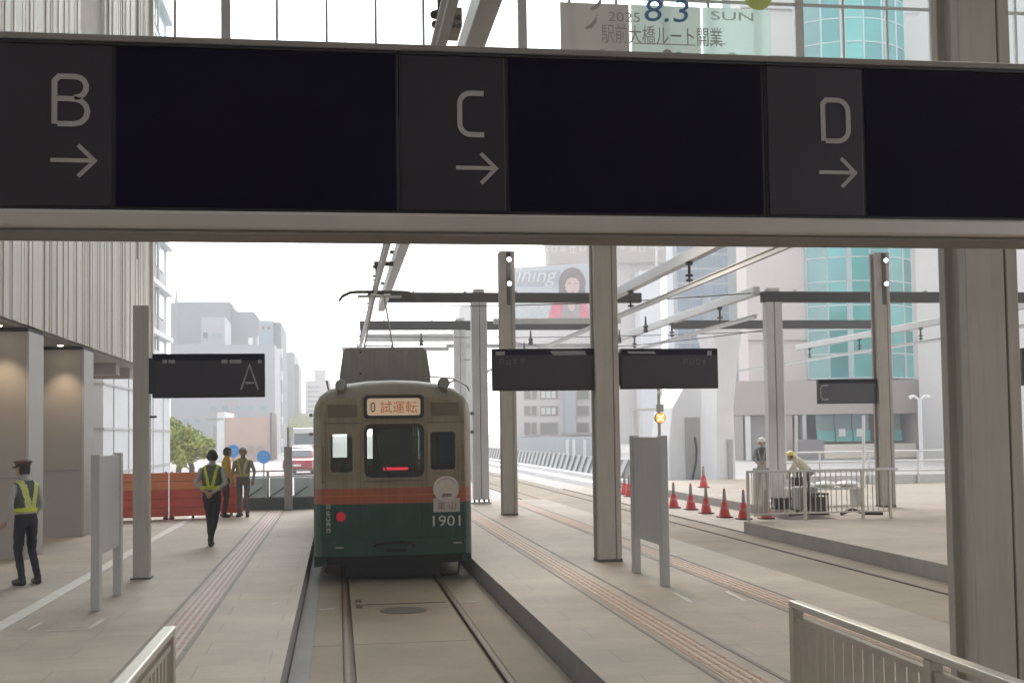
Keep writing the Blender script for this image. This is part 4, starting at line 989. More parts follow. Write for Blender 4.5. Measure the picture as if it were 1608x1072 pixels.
for j in range(NZ):
    z0 = zp+.15+j*rowh; z1 = z0+rowh-.10
    for i in range(NX):
        p0, p1 = arcp(i/NX+.006), arcp((i+1)/NX-.006)
        mi = 3 if i == 0 else (2 if (i == 5 and j % 3 == 1) else rnd.choice((0,0,1,2)) if i != 2 else 1)
        MB().prism([p0, p1, (p1[0], p1[1]+.12), (p0[0], p0[1]+.12)], 'z', z0, z1).build('glass_pane', teal[mi], tw)
fm = mat('teal_frame', (.55,.66,.68), .4, .2, .05, 1)
for i in range(NX+1):
    p0 = arcp(i/NX, .06); wd = .22 if i in (2,) else .07
    MB().box(p0[0]-wd, p0[0]+wd, p0[1], p0[1]+.3, zp+.1, ztp).build('mullion', fm, tw)
for j in range(NZ+1):
    z0 = zp+.04+j*rowh; pts = [arcp(t/12, .03) for t in range(13)]; pin = [arcp(t/12, -.2) for t in range(12,-1,-1)]
    MB().prism(pts+pin, 'z', z0, z0+.11).build('transom', fm, tw)
# podium
pd = thing('tower_podium', 'brownish grey podium with dark glazed entrance under the teal tower', 'building', (at(1320,700,84).x, 90, BZ))
pdm = bmat('podium', (.46,.405,.39)); PY = 84
px0, px1 = at(1150,684,PY).x, at(1560,684,PY).x; z0p = at(1300,650,PY).z; 
ztop = at(1300,597,PY).z
MB().box(px0, px1+12, PY, PY+7.5, z0p, ztop).build('upper_wall', pdm, pd)
for (a_, b_, m_) in ((1150,1168,pdm),(1172,1180,M['white']),(1218,1246,bmat('podium_pink', (.46,.39,.38))),(1262,1268,M['steel_light']),(1440,1475,pdm),(1476,1600,pdm)):
    MB().box(at(a_,684,PY).x, at(b_,684,PY).x, PY+.15, PY+4, BZ, z0p-.01).build('pier', m_, pd)
MB().box(px0, px1+12, PY+4.2, PY+4.6, BZ, z0p-.01).build('recess_wall', bmat('recess', (.23,.22,.22)), pd)
MB().box(at(1180,684,PY).x, at(1214,684,PY).x, PY+.6, PY+.9, BZ, z0p-.01).build('shutter', bmat('shutter', (.30,.285,.28)), pd)
tg = mat('entrance_glass', (.16,.30,.31), .12, 0, .3, .5, spec=.9)
for k, (a_, b_) in enumerate(((1290,1318),(1320,1346),(1348,1374),(1402,1424))):
    MB().box(at(a_,684,PY).x, at(b_,684,PY).x, PY+1.0, PY+1.1, at(1330,692,PY).z, at(1330,640,PY).z).build('entrance_glass', tg, pd)
    MB().box(at(a_,684,PY).x, at(b_,684,PY).x, PY+.8, PY+.9, at(1330,693,PY).z, at(1330,676,PY).z).build('glass_balustrade', teal[1], pd)
for x in (1329, 1357): 
    p = at(x, 679, PY); MB().box(p.x-.25, p.x+.25, PY+.72, PY+.79, p.z-.28, p.z+.28).build('notice', M['white'], pd)
MB().box(at(1284,684,PY).x, at(1426,684,PY).x, PY-1.2, PY-.9, at(1330,719,PY-1).z, at(1330,697,PY-1).z).build('cream_parapet', bmat('cream_parapet', (.72,.66,.58)), pd)
MB().box(at(1244,684,PY).x, at(1284,684,PY).x, PY-1.1, PY-.8, BZ, at(1260,690,PY-1).z).build('dark_parapet', bmat('dark_parapet', (.26,.24,.25)), pd)
MB().box(at(1426,684,PY).x, at(1500,684,PY).x, PY-1.1, PY-.8, BZ, at(1450,697,PY-1).z).build('dark_parapet', bmat('dark_parapet2', (.29,.26,.26)), pd)
p = at(1450, 713, PY-1.2); MB().box(p.x-.33, p.x+.33, PY-1.25, PY-1.11, p.z-.3, p.z+.3).build('notice', M['white'], pd)
# right-hand white building seen past the big pole
rw, x0, x1, zt = bld('white_annex', 'white building sliver to the right of the big near pole', 1590, 1760, -60, 70, 12, bmat('annex_r', (.70,.68,.67)))
MB().box(x0, x1, 69.8, 69.99, at(1600,600,70).z, at(1600,560,70).z).build('dark_band', M['board'], rw)

# pale wall, low concrete wall and slanted fin parapet along the bridge track
bw = thing('retaining_wall', 'long pale grey wall behind the slanted fin parapet', 'wall', (12, 100, BZ))
MB().box(at(806,690,98).x, at(975,690,98).x, 98, 98.5, BZ, at(870,686,98).z).build('wall', bmat('pale_wall', (.50,.52,.54)), bw)
for x in (888, 898, 915): MB().box(at(x,700,97.9).x, at(x+5,700,97.9).x, 97.8, 97.99, BZ, at(x,690,97.9).z).build('panel', M['white'], bw)
fp = thing('fin_parapet', 'grey parapet of slanted fins on a white kerb along the bridge track', 'parapet', (12.2, 66, ZR))
fxp = 12.2
MB().box(fxp-.35, fxp+.35, 50, 104, BZ, ZR+.14).build('kerb', M['concrete_white'], fp)
MB().box(fxp+.12, fxp+.16, 50, 104, ZR+.14, ZR+.95).build('back_rail', mat('fin_back', (.20,.23,.24), .5), fp)
first = None; y = 52
while y < 103:
    if first is None:
        first = MB().add([(.06,0,.14),(.10,0,.14),(.10,.70,.14),(.06,.70,.14),(.06,-1.5,1.0),(.10,-1.5,1.0),(.10,-.8,1.0),(.06,-.8,1.0)], [(0,3,2,1),(4,5,6,7),(0,1,5,4),(1,2,6,5),(2,3,7,6),(3,0,4,7)]).build('fin', M['steel_light'], fp, world=False)
        first.location = (0, y-66, 0)
    else: piece(first, fp, (0, y-66, 0))
    y += 1.45
kb = thing('low_wall', 'low white concrete kerb wall between the second track and the bridge', 'wall', (10.2, 70, ZR))
MB().box(10.0, 10.35, 46.3, 103, BZ, ZR+.16).build('wall', M['concrete_white'], kb)

# white concrete piers and the bent black cable
pz = thing('white_pier', 'broad white concrete pier with a recessed face and bent black cable', 'pier', (at(1085,760,50).x, 51, ZR))
c = [(1052,768),(1050,700),(1056,640),(1072,612),(1108,560),(1124,560),(1124,768)]
MB().prism([(at(a_,b_,50).x, at(a_,b_,50).z if b_ != 768 else BZ) for a_, b_ in c], 'y', 50, 53).build('body', M['concrete_white'], pz, bevel=.05)
MB().box(at(1075,655,50).x, at(1098,655,50).x, 49.93, 49.99, ZR, at(1085,655,50).z).build('recess_panel', M['board'], pz)
pts = [at(x, y_, 49.7) for x, y_ in ((1091,686),(1094,705),(1093,725),(1089,745),(1086,762))]
MB().tube(pts, .05, 8).build('cable', M['beam_dark'], pz, smooth=True)
pb = thing('white_pier', 'tall white concrete pier flaring at its right edge beside the worker in grey', 'pier', (at(1140,760,47).x, 48, ZR))
c = [(1126,772),(1126,545),(1114,505),(1168,505),(1160,560),(1152,640),(1157,772)]
MB().prism([(at(a_,b_,47).x, at(a_,b_,47).z if b_ != 772 else BZ) for a_, b_ in c], 'y', 47, 49.2).build('body', M['concrete_white'], pb, bevel=.05)
MB().box(at(1142,690,47).x, at(1149,690,47).x, 46.9, 46.99, ZR, at(1145,690,47).z).build('control_cabinet', M['board'], pb)
pc = thing('white_pier', 'slim white pier standing behind the twin column gantry', 'pier', (at(722,760,70).x, 71, ZR))
MB().prism([(at(712,684,70).x, BZ),(at(742,684,70).x, BZ),(at(742,684,70).x, at(740,480,70).z),(at(726,684,70).x, at(740,480,70).z)], 'y', 70, 71.5).build('body', M['concrete_white'], pc, bevel=.05)
# steel railings at the right platform's far end
M['white_rail'] = mat('white_rail', (.70,.71,.72), .4, .2, .04, 3)
wr = thing('white_guard_rail', 'white three bar guard rail at the far end of the right platform', 'railing', (17.5, 40, 0))
for z in (.45, .78, 1.12): MB().tube([(14.6,40,z),(24,40,z)], .035, 8).build('rail_bar', M['white_rail'], wr)
for k in range(6): MB().tube([(14.7+k*1.8,40,0),(14.7+k*1.8,40,1.12)], .035, 8).build('post', M['white_rail'], wr)
MB().box(14.6, 24, 40.05, 40.12, 0.0, .30).build('kick_plate', M['steel_light'], wr)
# thin posts and a globe street lamp
for (x, y0_, y1_, lb) in ((1250,738,652,'thin white post behind the fence beside the bending worker'), (1356,745,652,'thin white post before the cream parapet')):
    a_, b_ = at(x, 760, 38), at(x, y1_, 38); t_ = thing('white_post', lb, 'post', (a_.x, 38, 0))
    MB().tube([(a_.x,38,0),(b_.x,38,b_.z)], .055, 8).build('shaft', M['white_rail'], t_); MB().lathe([(.09,0),(.09,.03)], (a_.x,38,0), 'z', 10).build('foot', M['steel'], t_)
a_ = at(1448, 760, 60); b_ = at(1448, 625, 60)
sl_ = thing('street_lamp', 'white street lamp with two pale heads beside the podium', 'lamp', (a_.x, 60, ZR))
MB().tube([(a_.x,60,BZ),(a_.x,60,b_.z)], .10, 10).build('shaft', M['white_rail'], sl_)
for s in (-1, 1): MB().tube([(a_.x,60,b_.z-.1),(a_.x+s*.3,60,b_.z+.12),(a_.x+s*.55,60,b_.z+.05)], [.05,.07,.11], 10).build('lamp_head', M['white'], sl_, smooth=True)
# orange cross signal on its mast
sg = thing('tram_signal', 'lit orange cross tram signal on a thin mast above the grey board', 'signal', (at(1035,690,33).x, 33, 0))
sx_ = at(1035, 656, 33); 
MB().tube([(sx_.x,33,0),(sx_.x,33,at(1035,560,33).z)], .045, 8).build('mast', M['board'], sg)
MB().box(sx_.x-.10, sx_.x+.10, 32.86, 32.96, sx_.z+.17, sx_.z+.38).build('relay_box', M['board'], sg, bevel=.01)
hd = MB().lathe([(.15,0),(.15,.10)], (sx_.x, 32.86, sx_.z), 'y', 20).build('signal_head', M['iron'], sg)
MB().lathe([(.135,-.004),(.135,0)], (sx_.x, 32.859, sx_.z), 'y', 20).build('lit_disc', emit('signal_orange', (1,.25,.02), .75), hd)
xm = MB(); xm.stroke([(sx_.x-.085,sx_.z+.085),(sx_.x+.085,sx_.z-.085)], .035, 32.848); xm.stroke([(sx_.x-.085,sx_.z-.085),(sx_.x+.085,sx_.z+.085)], .035, 32.843)
xm.build('lit_cross', emit('signal_yellow', (1,.75,.30), 1.6), hd)
MB().lathe([(.06,0),(.07,.05),(.03,.10)], (sx_.x, 32.95, at(1035,619,33).z), 'z', 10).build('top_lamp', M['white'], sg)
# white arm camera behind the board
cm = thing('camera_mast', 'white cranked mast with a small arm behind the grey board', 'mast', (at(1004,690,40).x, 40, ZR))
a_ = at(1000, 690, 40); MB().tube([(a_.x,40,BZ),(a_.x,40,at(1000,645,40).z)], .13, 10).build('shaft', M['white'], cm); MB().box(a_.x-.25, a_.x+.9, 39.9, 40.1, at(1000,645,40).z, at(1000,641,40).z).build('arm', M['white'], cm)
# ------------------------------------------------------------ red barriers, post, railings and street things on the left
M['barrier'] = mat('red_barrier', (.78,.135,.09), .55, 0, .14, 2.5); M['barrier_o'] = mat('orange_barrier', (.88,.31,.15), .55, 0, .12, 2.5); M['barrier_d'] = mat('barrier_joint', (.16,.03,.025), .7)
def barrier(label, x0, x1, y0, y1):
    b = thing('safety_barrier', label, 'barrier', ((x0+x1)/2, (y0+y1)/2, 0), math.atan2(y1-y0, x1-x0), group='red plank barriers round the works')
    L = math.hypot(x1-x0, y1-y0)/2-.004
    for k in range(5):
        z0 = .06+k*.212; MB().box(-L, L, -.02, .02, z0, z0+.204).build('plank', M['barrier_o'] if k >= 3 else M['barrier'], b, world=False, bevel=.008)
    MB().box(-L, L, .0205, .0245, .08, 1.10).build('added_back_sheet', M['barrier_d'], b, world=False)  # dark sheet added so no light shows between the planks
    for x in (-L+.06, 0, L-.06): MB().box(x-.03, x+.03, .025, .07, 0, 1.13).build('upright', M['barrier_d'], b, world=False)
    for x in (-L+.06, L-.06): MB().box(x-.05, x+.05, -.22, .26, 0, .05).build('foot', M['barrier_d'], b, world=False)
    return b
barrier('red and orange plank barrier seen behind the slim A sign pole', -5.28, -4.03, 29.85, 30.1)
b_ = barrier('red and orange plank barrier left of the strolling guard, with dark lettering', -4.02, -2.92, 30.1, 30.3)
worn_glyphs(3, .11, M['barrier_d'], (0,0,0), b_).location = (.16, -.026, .98)
barrier('red plank barrier behind the strolling guard and the yellow jacket worker', -2.9, -2.35, 30.9, 31.0)
barrier('red plank barrier continuing past the grey pillar under the wing', -6.6, -5.3, 29.6, 29.85)

gp = thing('grey_bollard_post', 'stout grey post with a thin rod on top at the left platform end', 'post', (-1.30, 32.6, 0))
MB().box(-1.40, -1.19, 32.5, 32.72, 0, 1.68).build('shaft', M['board'], gp, bevel=.01); MB().tube([(-1.30,32.6,1.68),(-1.30,32.6,2.18)], .03, 8).build('rod', M['steel'], gp)
gr_ = thing('end_railing', 'low grey green railing closing the left platform end', 'railing', (-1.3, 33.0, 0))
gm = mat('dark_green_plinth', (.10,.13,.125), .6)
MB().box(-2.5, -.55, 32.95, 33.1, 0, .30).build('plinth', gm, gr_)
for k in range(3): MB().box(-2.44+k*.64, -1.86+k*.64, 33.03, 33.045, .34, .84).build('frosted_panel', glass('frosted_panel', (.7,.76,.76), opac=.6, col=(.42,.47,.47)), gr_)
for z in (.32, .87, 1.02): MB().tube([(-2.5,33.02,z),(-.55,33.02,z)], .022, 6).build('rail_bar', M['board'], gr_)
for x in (-2.45,-1.85,-.6): MB().box(x-.03, x+.03, 33.0, 33.05, .22, 1.04).build('post', M['board'], gr_)
for x in (-2.2,-1.6,-1.0): MB().tube([(x-.22,33.0,.31),(x+.2,33.0,.60)], .02, 6).build('brace', gm, gr_)
def roundsign(label, px, py, r_, Y):
    p = at(px, py, Y); s = thing('blue_road_sign', label, 'road sign', (p.x, Y, BZ))
    MB().tube([(p.x,Y+.05,BZ),(p.x,Y+.05,p.z+r_*.6)], .035, 8).build('shaft', M['board'], s)
    sg_ = MB().lathe([(r_,-.012),(r_,0)], (p.x, Y, p.z), 'y', 24).build('disc', mat('sign_blue', (.05,.26,.62), .4), s)
    MB().box(p.x-r_*.6, p.x+r_*.6, Y-.02, Y-.0125, p.z+r_*.25, p.z+r_*.34).build('pale_bar', M['steel'], sg_)
roundsign('round blue road sign beside the white haired worker', 414, 717, .28, 52); roundsign('round blue road sign just behind the yellow jacket worker', 366, 708, .28, 54)

def car(name, label, loc, rz, paint, cat='car', group=None):
    c = thing(name, label, cat, loc, rz, group)
    sd = [(-2.1,.35),(-2.12,.62),(-2.0,.84),(-1.45,.93),(-.85,1.38),(-.55,1.46),(.75,1.46),(1.15,1.38),(1.85,.98),(2.08,.92),(2.12,.55),(2.08,.32),(1.75,.28),(-1.75,.28)]
    mb = MB(); n = len(sd)
    def wdt(z): return .84 if z < .95 else .84-.26*(z-.95)/.5
    P = [(-wdt(z), y, z) for y, z in sd]+[(wdt(z), y, z) for y, z in sd]
    mb.add(P, [tuple(range(n)), tuple(range(2*n-1, n-1, -1))]+[(i, n+i, n+(i+1)%n, (i+1)%n) for i in range(n)])
    mb.build('body', paint, c, world=False, bevel=.05)
    def q(a, b, name_, m, off=.012):   # strip across the width on the body outline between two outline points
        (ya, za), (yb, zb_) = a, b; nrm = Vector((0, -(zb_-za), yb-ya)).normalized(); nrm = nrm if nrm.z > 0 else -nrm
        d = nrm*off; wa, wb = wdt(za)-.10, wdt(zb_)-.10
        return MB().add([(-wa,ya+d.y,za+d.z),(wa,ya+d.y,za+d.z),(wb,yb+d.y,zb_+d.z),(-wb,yb+d.y,zb_+d.z)], [(0,1,2,3)]).build(name_, m, c, world=False)
    q((-1.38,.99),(-.9,1.34),'rear_window',M['win']); q((1.22,1.33),(1.76,1.03),'windscreen',M['win'])
    for s in (-1, 1):
        MB().add([(s*(wdt(.99)+.012),-1.15,.99),(s*(wdt(.99)+.012),1.45,.99),(s*(wdt(1.36)+.012),1.05,1.36),(s*(wdt(1.36)+.012),-.75,1.36)], [(0,1,2,3)]).build('side_window', M['win'], c, world=False)
        for y in (-1.32, 1.32):
            t = MB().lathe([(.24,-.11),(.31,-.09),(.31,.09),(.24,.11)], (s*.76, y, .31), 'x', 18).build('wheel', M['rubber'], c, world=False)
            MB().lathe([(.19,-.115),(.19,.115)], (s*.77, y, .31), 'x', 14).build('rim', M['steel'], t, world=False)
        MB().box(s*.62-.14, s*.62+.14, -2.15, -2.05, .66, .80).build('tail_light', mat('tail_red', (.45,.02,.03), .3), c, world=False)
        MB().box(s*.62-.15, s*.62+.15, 2.06, 2.15, .62, .76).build('headlight', M['white'], c, world=False)
    MB().box(-.22, .22, -2.16, -2.10, .48, .60).build('number_plate', M['white'], c, world=False)
    return c
cw, cr_, cs = mat('car_white', (.72,.72,.72), .3, 0, .02, 1, coat=.5), mat('car_red', (.42,.05,.06), .3, 0, .03, 1, coat=.5), mat('car_silver', (.40,.42,.44), .3, .5, .03, 1, coat=.5)
z_ = BZ
car('parked_car', 'red car beside the tram down the street', (at(475,748,70).x, 72, ZR-.03), R(-8), cr_)
car('parked_car', 'white car beside the tram behind the red one', (at(474,748,92).x, 92, ZR-.03), R(-4), cw)
bus = thing('city_bus', 'white bus with a red band far down the street', 'bus', (at(482,720,118).x, 118, BZ))
bx_ = at(482,720,118).x
MB().box(bx_-1.2, bx_+1.2, 114, 124, BZ+.35, BZ+3.0).build('body', cw, bus, bevel=.12); MB().box(bx_-1.05, bx_+1.05, 113.97, 113.99, BZ+1.5, BZ+2.5).build('rear_window', M['win'], bus); MB().box(bx_-1.15, bx_+1.15, 113.96, 113.99, BZ+.8, BZ+1.2).build('red_band', cr_, bus)
for s in (-1, 1):
    for y in (116, 121.5): MB().lathe([(.48,-.15),(.48,.15)], (bx_+s*1.05, y, BZ+.48), 'x', 16).build('wheel', M['rubber'], bus)
# street tree
def tree(label, x, y, h, rx, rz, seed, leafm):
    rr = random.Random(seed); t = thing('street_tree', label, 'tree', (x, y, BZ))
    tr = MB().tube([(x,y,BZ),(x+.05,y,BZ+h*.3),(x-.1,y,BZ+h*.5),(x+.05,y,BZ+h*.75)], [.16,.13,.09,.03], 8).build('trunk', mat('bark', (.10,.08,.06), .9, 0, .3, 6, .6), t, smooth=True)
    for k in range(7):
        a = rr.uniform(0, 6.28); z = BZ+h*rr.uniform(.35,.6); MB().tube([(x,y,z),(x+math.cos(a)*rx*.5,y+math.sin(a)*rx*.5,z+h*.14),(x+math.cos(a)*rx*.8,y+math.sin(a)*rx*.8,z+h*.2)], [.05,.035,.012], 5).build('limb', tr.data.materials[0], t)
    clumps = [(x+rr.gauss(0,.45)*rx, y+rr.gauss(0,.45)*rx, BZ+h*.66+rr.gauss(0,.42)*rz, rr.uniform(.25,.5)*rx) for _ in range(30)]
    mb = MB()
    for _ in range(5200):
        cx_, cy_, cz_, r_ = rr.choice(clumps); v = Vector((rr.gauss(0,1), rr.gauss(0,1), rr.gauss(0,1))).normalized()*r_*rr.random()**.4
        p = Vector((cx_, cy_, cz_))+v; a = Vector((rr.gauss(0,1), rr.gauss(0,1), rr.gauss(0,1))).normalized()*.09; b = a.cross(Vector((rr.gauss(0,1), rr.gauss(0,1), rr.gauss(0,1)))).normalized()*.05
        mb.add([p-a, p+b, p+a, p-b], [(0,1,2,3)], 0 if rr.random() < .6 else 1)
    mb.build('crown', leafm, t)
lf = [mat('leaf_yellow_green', (.46,.48,.11), .6, 0, .3, 2), mat('leaf_green', (.24,.32,.10), .6, 0, .3, 2)]
tree('yellow green street tree behind the red barriers', at(292,700,60).x, 62, 2.75, 1.15, .85, 3, lf)
tree('dull green street tree behind the low white hall corner', at(272,700,66).x, 68, 3.3, .9, 1.0, 4, lf)
for k, (px, Y, h, lb) in enumerate(((455,200,5,'hazy green avenue tree left of the far low blocks'),(474,210,5.5,'hazy green avenue tree before the far low blocks'))): tree(lb, at(px,690,Y).x, Y, h, 3.2, 1.6, 10+k, lf)
up = thing('utility_pole', 'thin grey utility pole beside the street tree', 'pole', (at(337,700,72).x, 72, BZ)); MB().tube([(at(337,700,72).x,72,BZ),(at(337,700,72).x,72,at(337,668,72).z)], .09, 8).build('shaft', M['board'], up); MB().box(at(337,700,72).x-.5, at(337,700,72).x+.5, 71.95, 72.05, 2.9, 3.0).build('cross_arm', M['board'], up)

# ------------------------------------------------------------ cones
M['cone'] = mat('cone_red', (.62,.035,.03), .5, 0, .12, 6); M['cone_w'] = mat('cone_sleeve', (.30,.28,.28), .6); M['cone_f'] = mat('cone_band', (.60,.20,.18), .6)
def cone(label, x, y, z):
    c = thing('traffic_cone', label, 'cone', (x, y, z), group='red traffic cones along the second track')
    MB().lathe([(.155,.035),(.142,.05),(.072,.36),(.046,.41),(.026,.71),(.02,.72)], (0,0,0), 'z', 16).build('cone_body', M['cone'], c, world=False, smooth=True)
    MB().lathe([(.050,.405),(.032,.68)], (0,0,0), 'z', 16).build('sleeve', M['cone_w'], c, world=False); MB().lathe([(.1075,.21),(.0945,.27)], (0,0,0), 'z', 16).build('band', M['cone_f'], c, world=False)
    MB().box(-.17, .17, -.17, .17, 0, .035).build('base', M['barrier_d'], c, world=False, bevel=.012)
    return c
cn = cone('red cone next to the fence, outermost of the row along the second track', ground_at(1138, 812, ZL).x, ground_at(1138, 812, ZL).y, ZL)
for (px, py, lb) in ((1109,806,'red cone second from the fence in the row along the second track'),(1085,800,'red cone third from the fence in the row along the second track'),(1058,797,'red cone just right of the grey notice board'),(988,779,'red cone between the twin sign pole and the grey notice board'),(1168,815,'red cone behind the fence end panel'),(1203,814,'red cone with a pale shaft behind the fence bars'),(981,776,'red cone tucked behind another at the notice board')):
    p = ground_at(px, py, ZL); dup(cn, (min(p.x, 10.5), max(p.y, 25.2), ZL), label=lb)
p = ground_at(1105, 765, 0); dup(cn, (max(p.x, 10.95), min(p.y, 45.2), 0), label='far red cone in front of the white piers'); p = ground_at(1060, 771, ZL); dup(cn, (min(p.x, 10.45), min(p.y, 45.5), ZL), label='far red cone peeping over the grey notice board edge')

# ------------------------------------------------------------ work gear behind the fence
gc = mat('case_grey', (.30,.31,.32), .5, 0, .06, 2)
ca = thing('equipment_case', 'grey equipment case standing behind the fence', 'case', (at(1262,795,27).x, 27, 0)); x = at(1262,795,27).x
MB().box(x-.24, x+.24, 26.7, 27.1, .10, .62).build('case', gc, ca, bevel=.03); MB().tube([(x-.1,26.9,.62),(x-.1,26.9,.70),(x+.1,26.9,.70),(x+.1,26.9,.62)], .015, 6).build('handle', M['rubber'], ca)
for sx2 in (-.18, .18): MB().lathe([(.05,-.02),(.05,.02)], (x+sx2, 26.75, .05), 'x', 10).build('wheel', M['rubber'], ca); MB().box(x+sx2-.02, x+sx2+.02, 26.8, 27.0, 0, .10).build('foot', M['rubber'], ca)
def crate(label, x, y, z, w_, d, h):
    c = thing('wire_crate', label, 'crate', (x, y, z), group='black crates behind the fence')
    for k in range(5): MB().box(-w_/2+k*w_/4-.012, -w_/2+k*w_/4+.012, -d/2, -d/2+.02, 0, h).build('bar', M['rubber'], c, world=False); MB().box(-w_/2+k*w_/4-.012, -w_/2+k*w_/4+.012, d/2-.02, d/2, 0, h).build('bar', M['rubber'], c, world=False)
    for z_ in (.0, h-.05): MB().box(-w_/2-.012, w_/2+.012, -d/2-.012, d/2+.012, z_, z_+.04).build('rim', M['rubber'], c, world=False)
    MB().box(-w_/2+.03, w_/2-.03, -d/2+.05, d/2-.05, .045, h*.8).build('contents', M['beam_dark'], c, world=False)
    return c
crate('black wire crate right of the grey case behind the fence', at(1285,805,26.4).x, 26.4, 0, .32, .4, .50); crate('black crate beside the standing worker behind the fence', at(1228,785,28.6).x, 28.6, 0, .42, .3, .28)
crate('black crate standing on the grey case lid height behind it', at(1255,760,28.0).x, 28.0, 0, .36, .3, .98)
ppx = thing('black_hose', 'bent black hose lying on the platform behind the fence', 'hose', (10.6, 26.4, 0)); MB().tube([(10.0,26.0,.03),(10.35,26.2,.04),(10.6,26.45,.22),(10.7,26.6,.5),(10.72,26.7,.9)], .03, 8).build('hose_run', M['rubber'], ppx, smooth=True); MB().tube([(11.2,26.0,.03),(11.5,26.1,.12),(11.75,26.0,.04),(12.1,25.8,.03)], .04, 8).build('hose_run', M['rubber'], ppx, smooth=True)
sb = thing('work_bench', 'pale plank bench with white sacks behind the fence', 'bench', (12.2, 29.5, 0)); MB().box(11.3, 13.2, 29.2, 29.8, .40, .46).build('plank', M['white'], sb, bevel=.01)
for x in (11.4, 13.1): MB().box(x-.04, x+.04, 29.25, 29.75, 0, .399).build('leg', M['steel'], sb)
for k, x in enumerate((11.7, 12.3, 12.9)):
    s_ = thing('white_sack', ('white sack at the worker end of the plank bench', 'white sack in the middle of the plank bench', 'white sack at the pole end of the plank bench')[k], 'sack', (x, 29.5, .46), .3*k, group='white sacks on the bench'); MB().lathe([(.16,0),(.28,.03),(.30,.08),(.22,.13),(.07,.15),(.05,.18)], (0,0,0), 'z', 12).build('bag', M['white'], s_, world=False, smooth=True); MB().lathe([(.062,.145),(.062,.16)], (0,0,0), 'z', 8).build('tie', M['rubber'], s_, world=False)

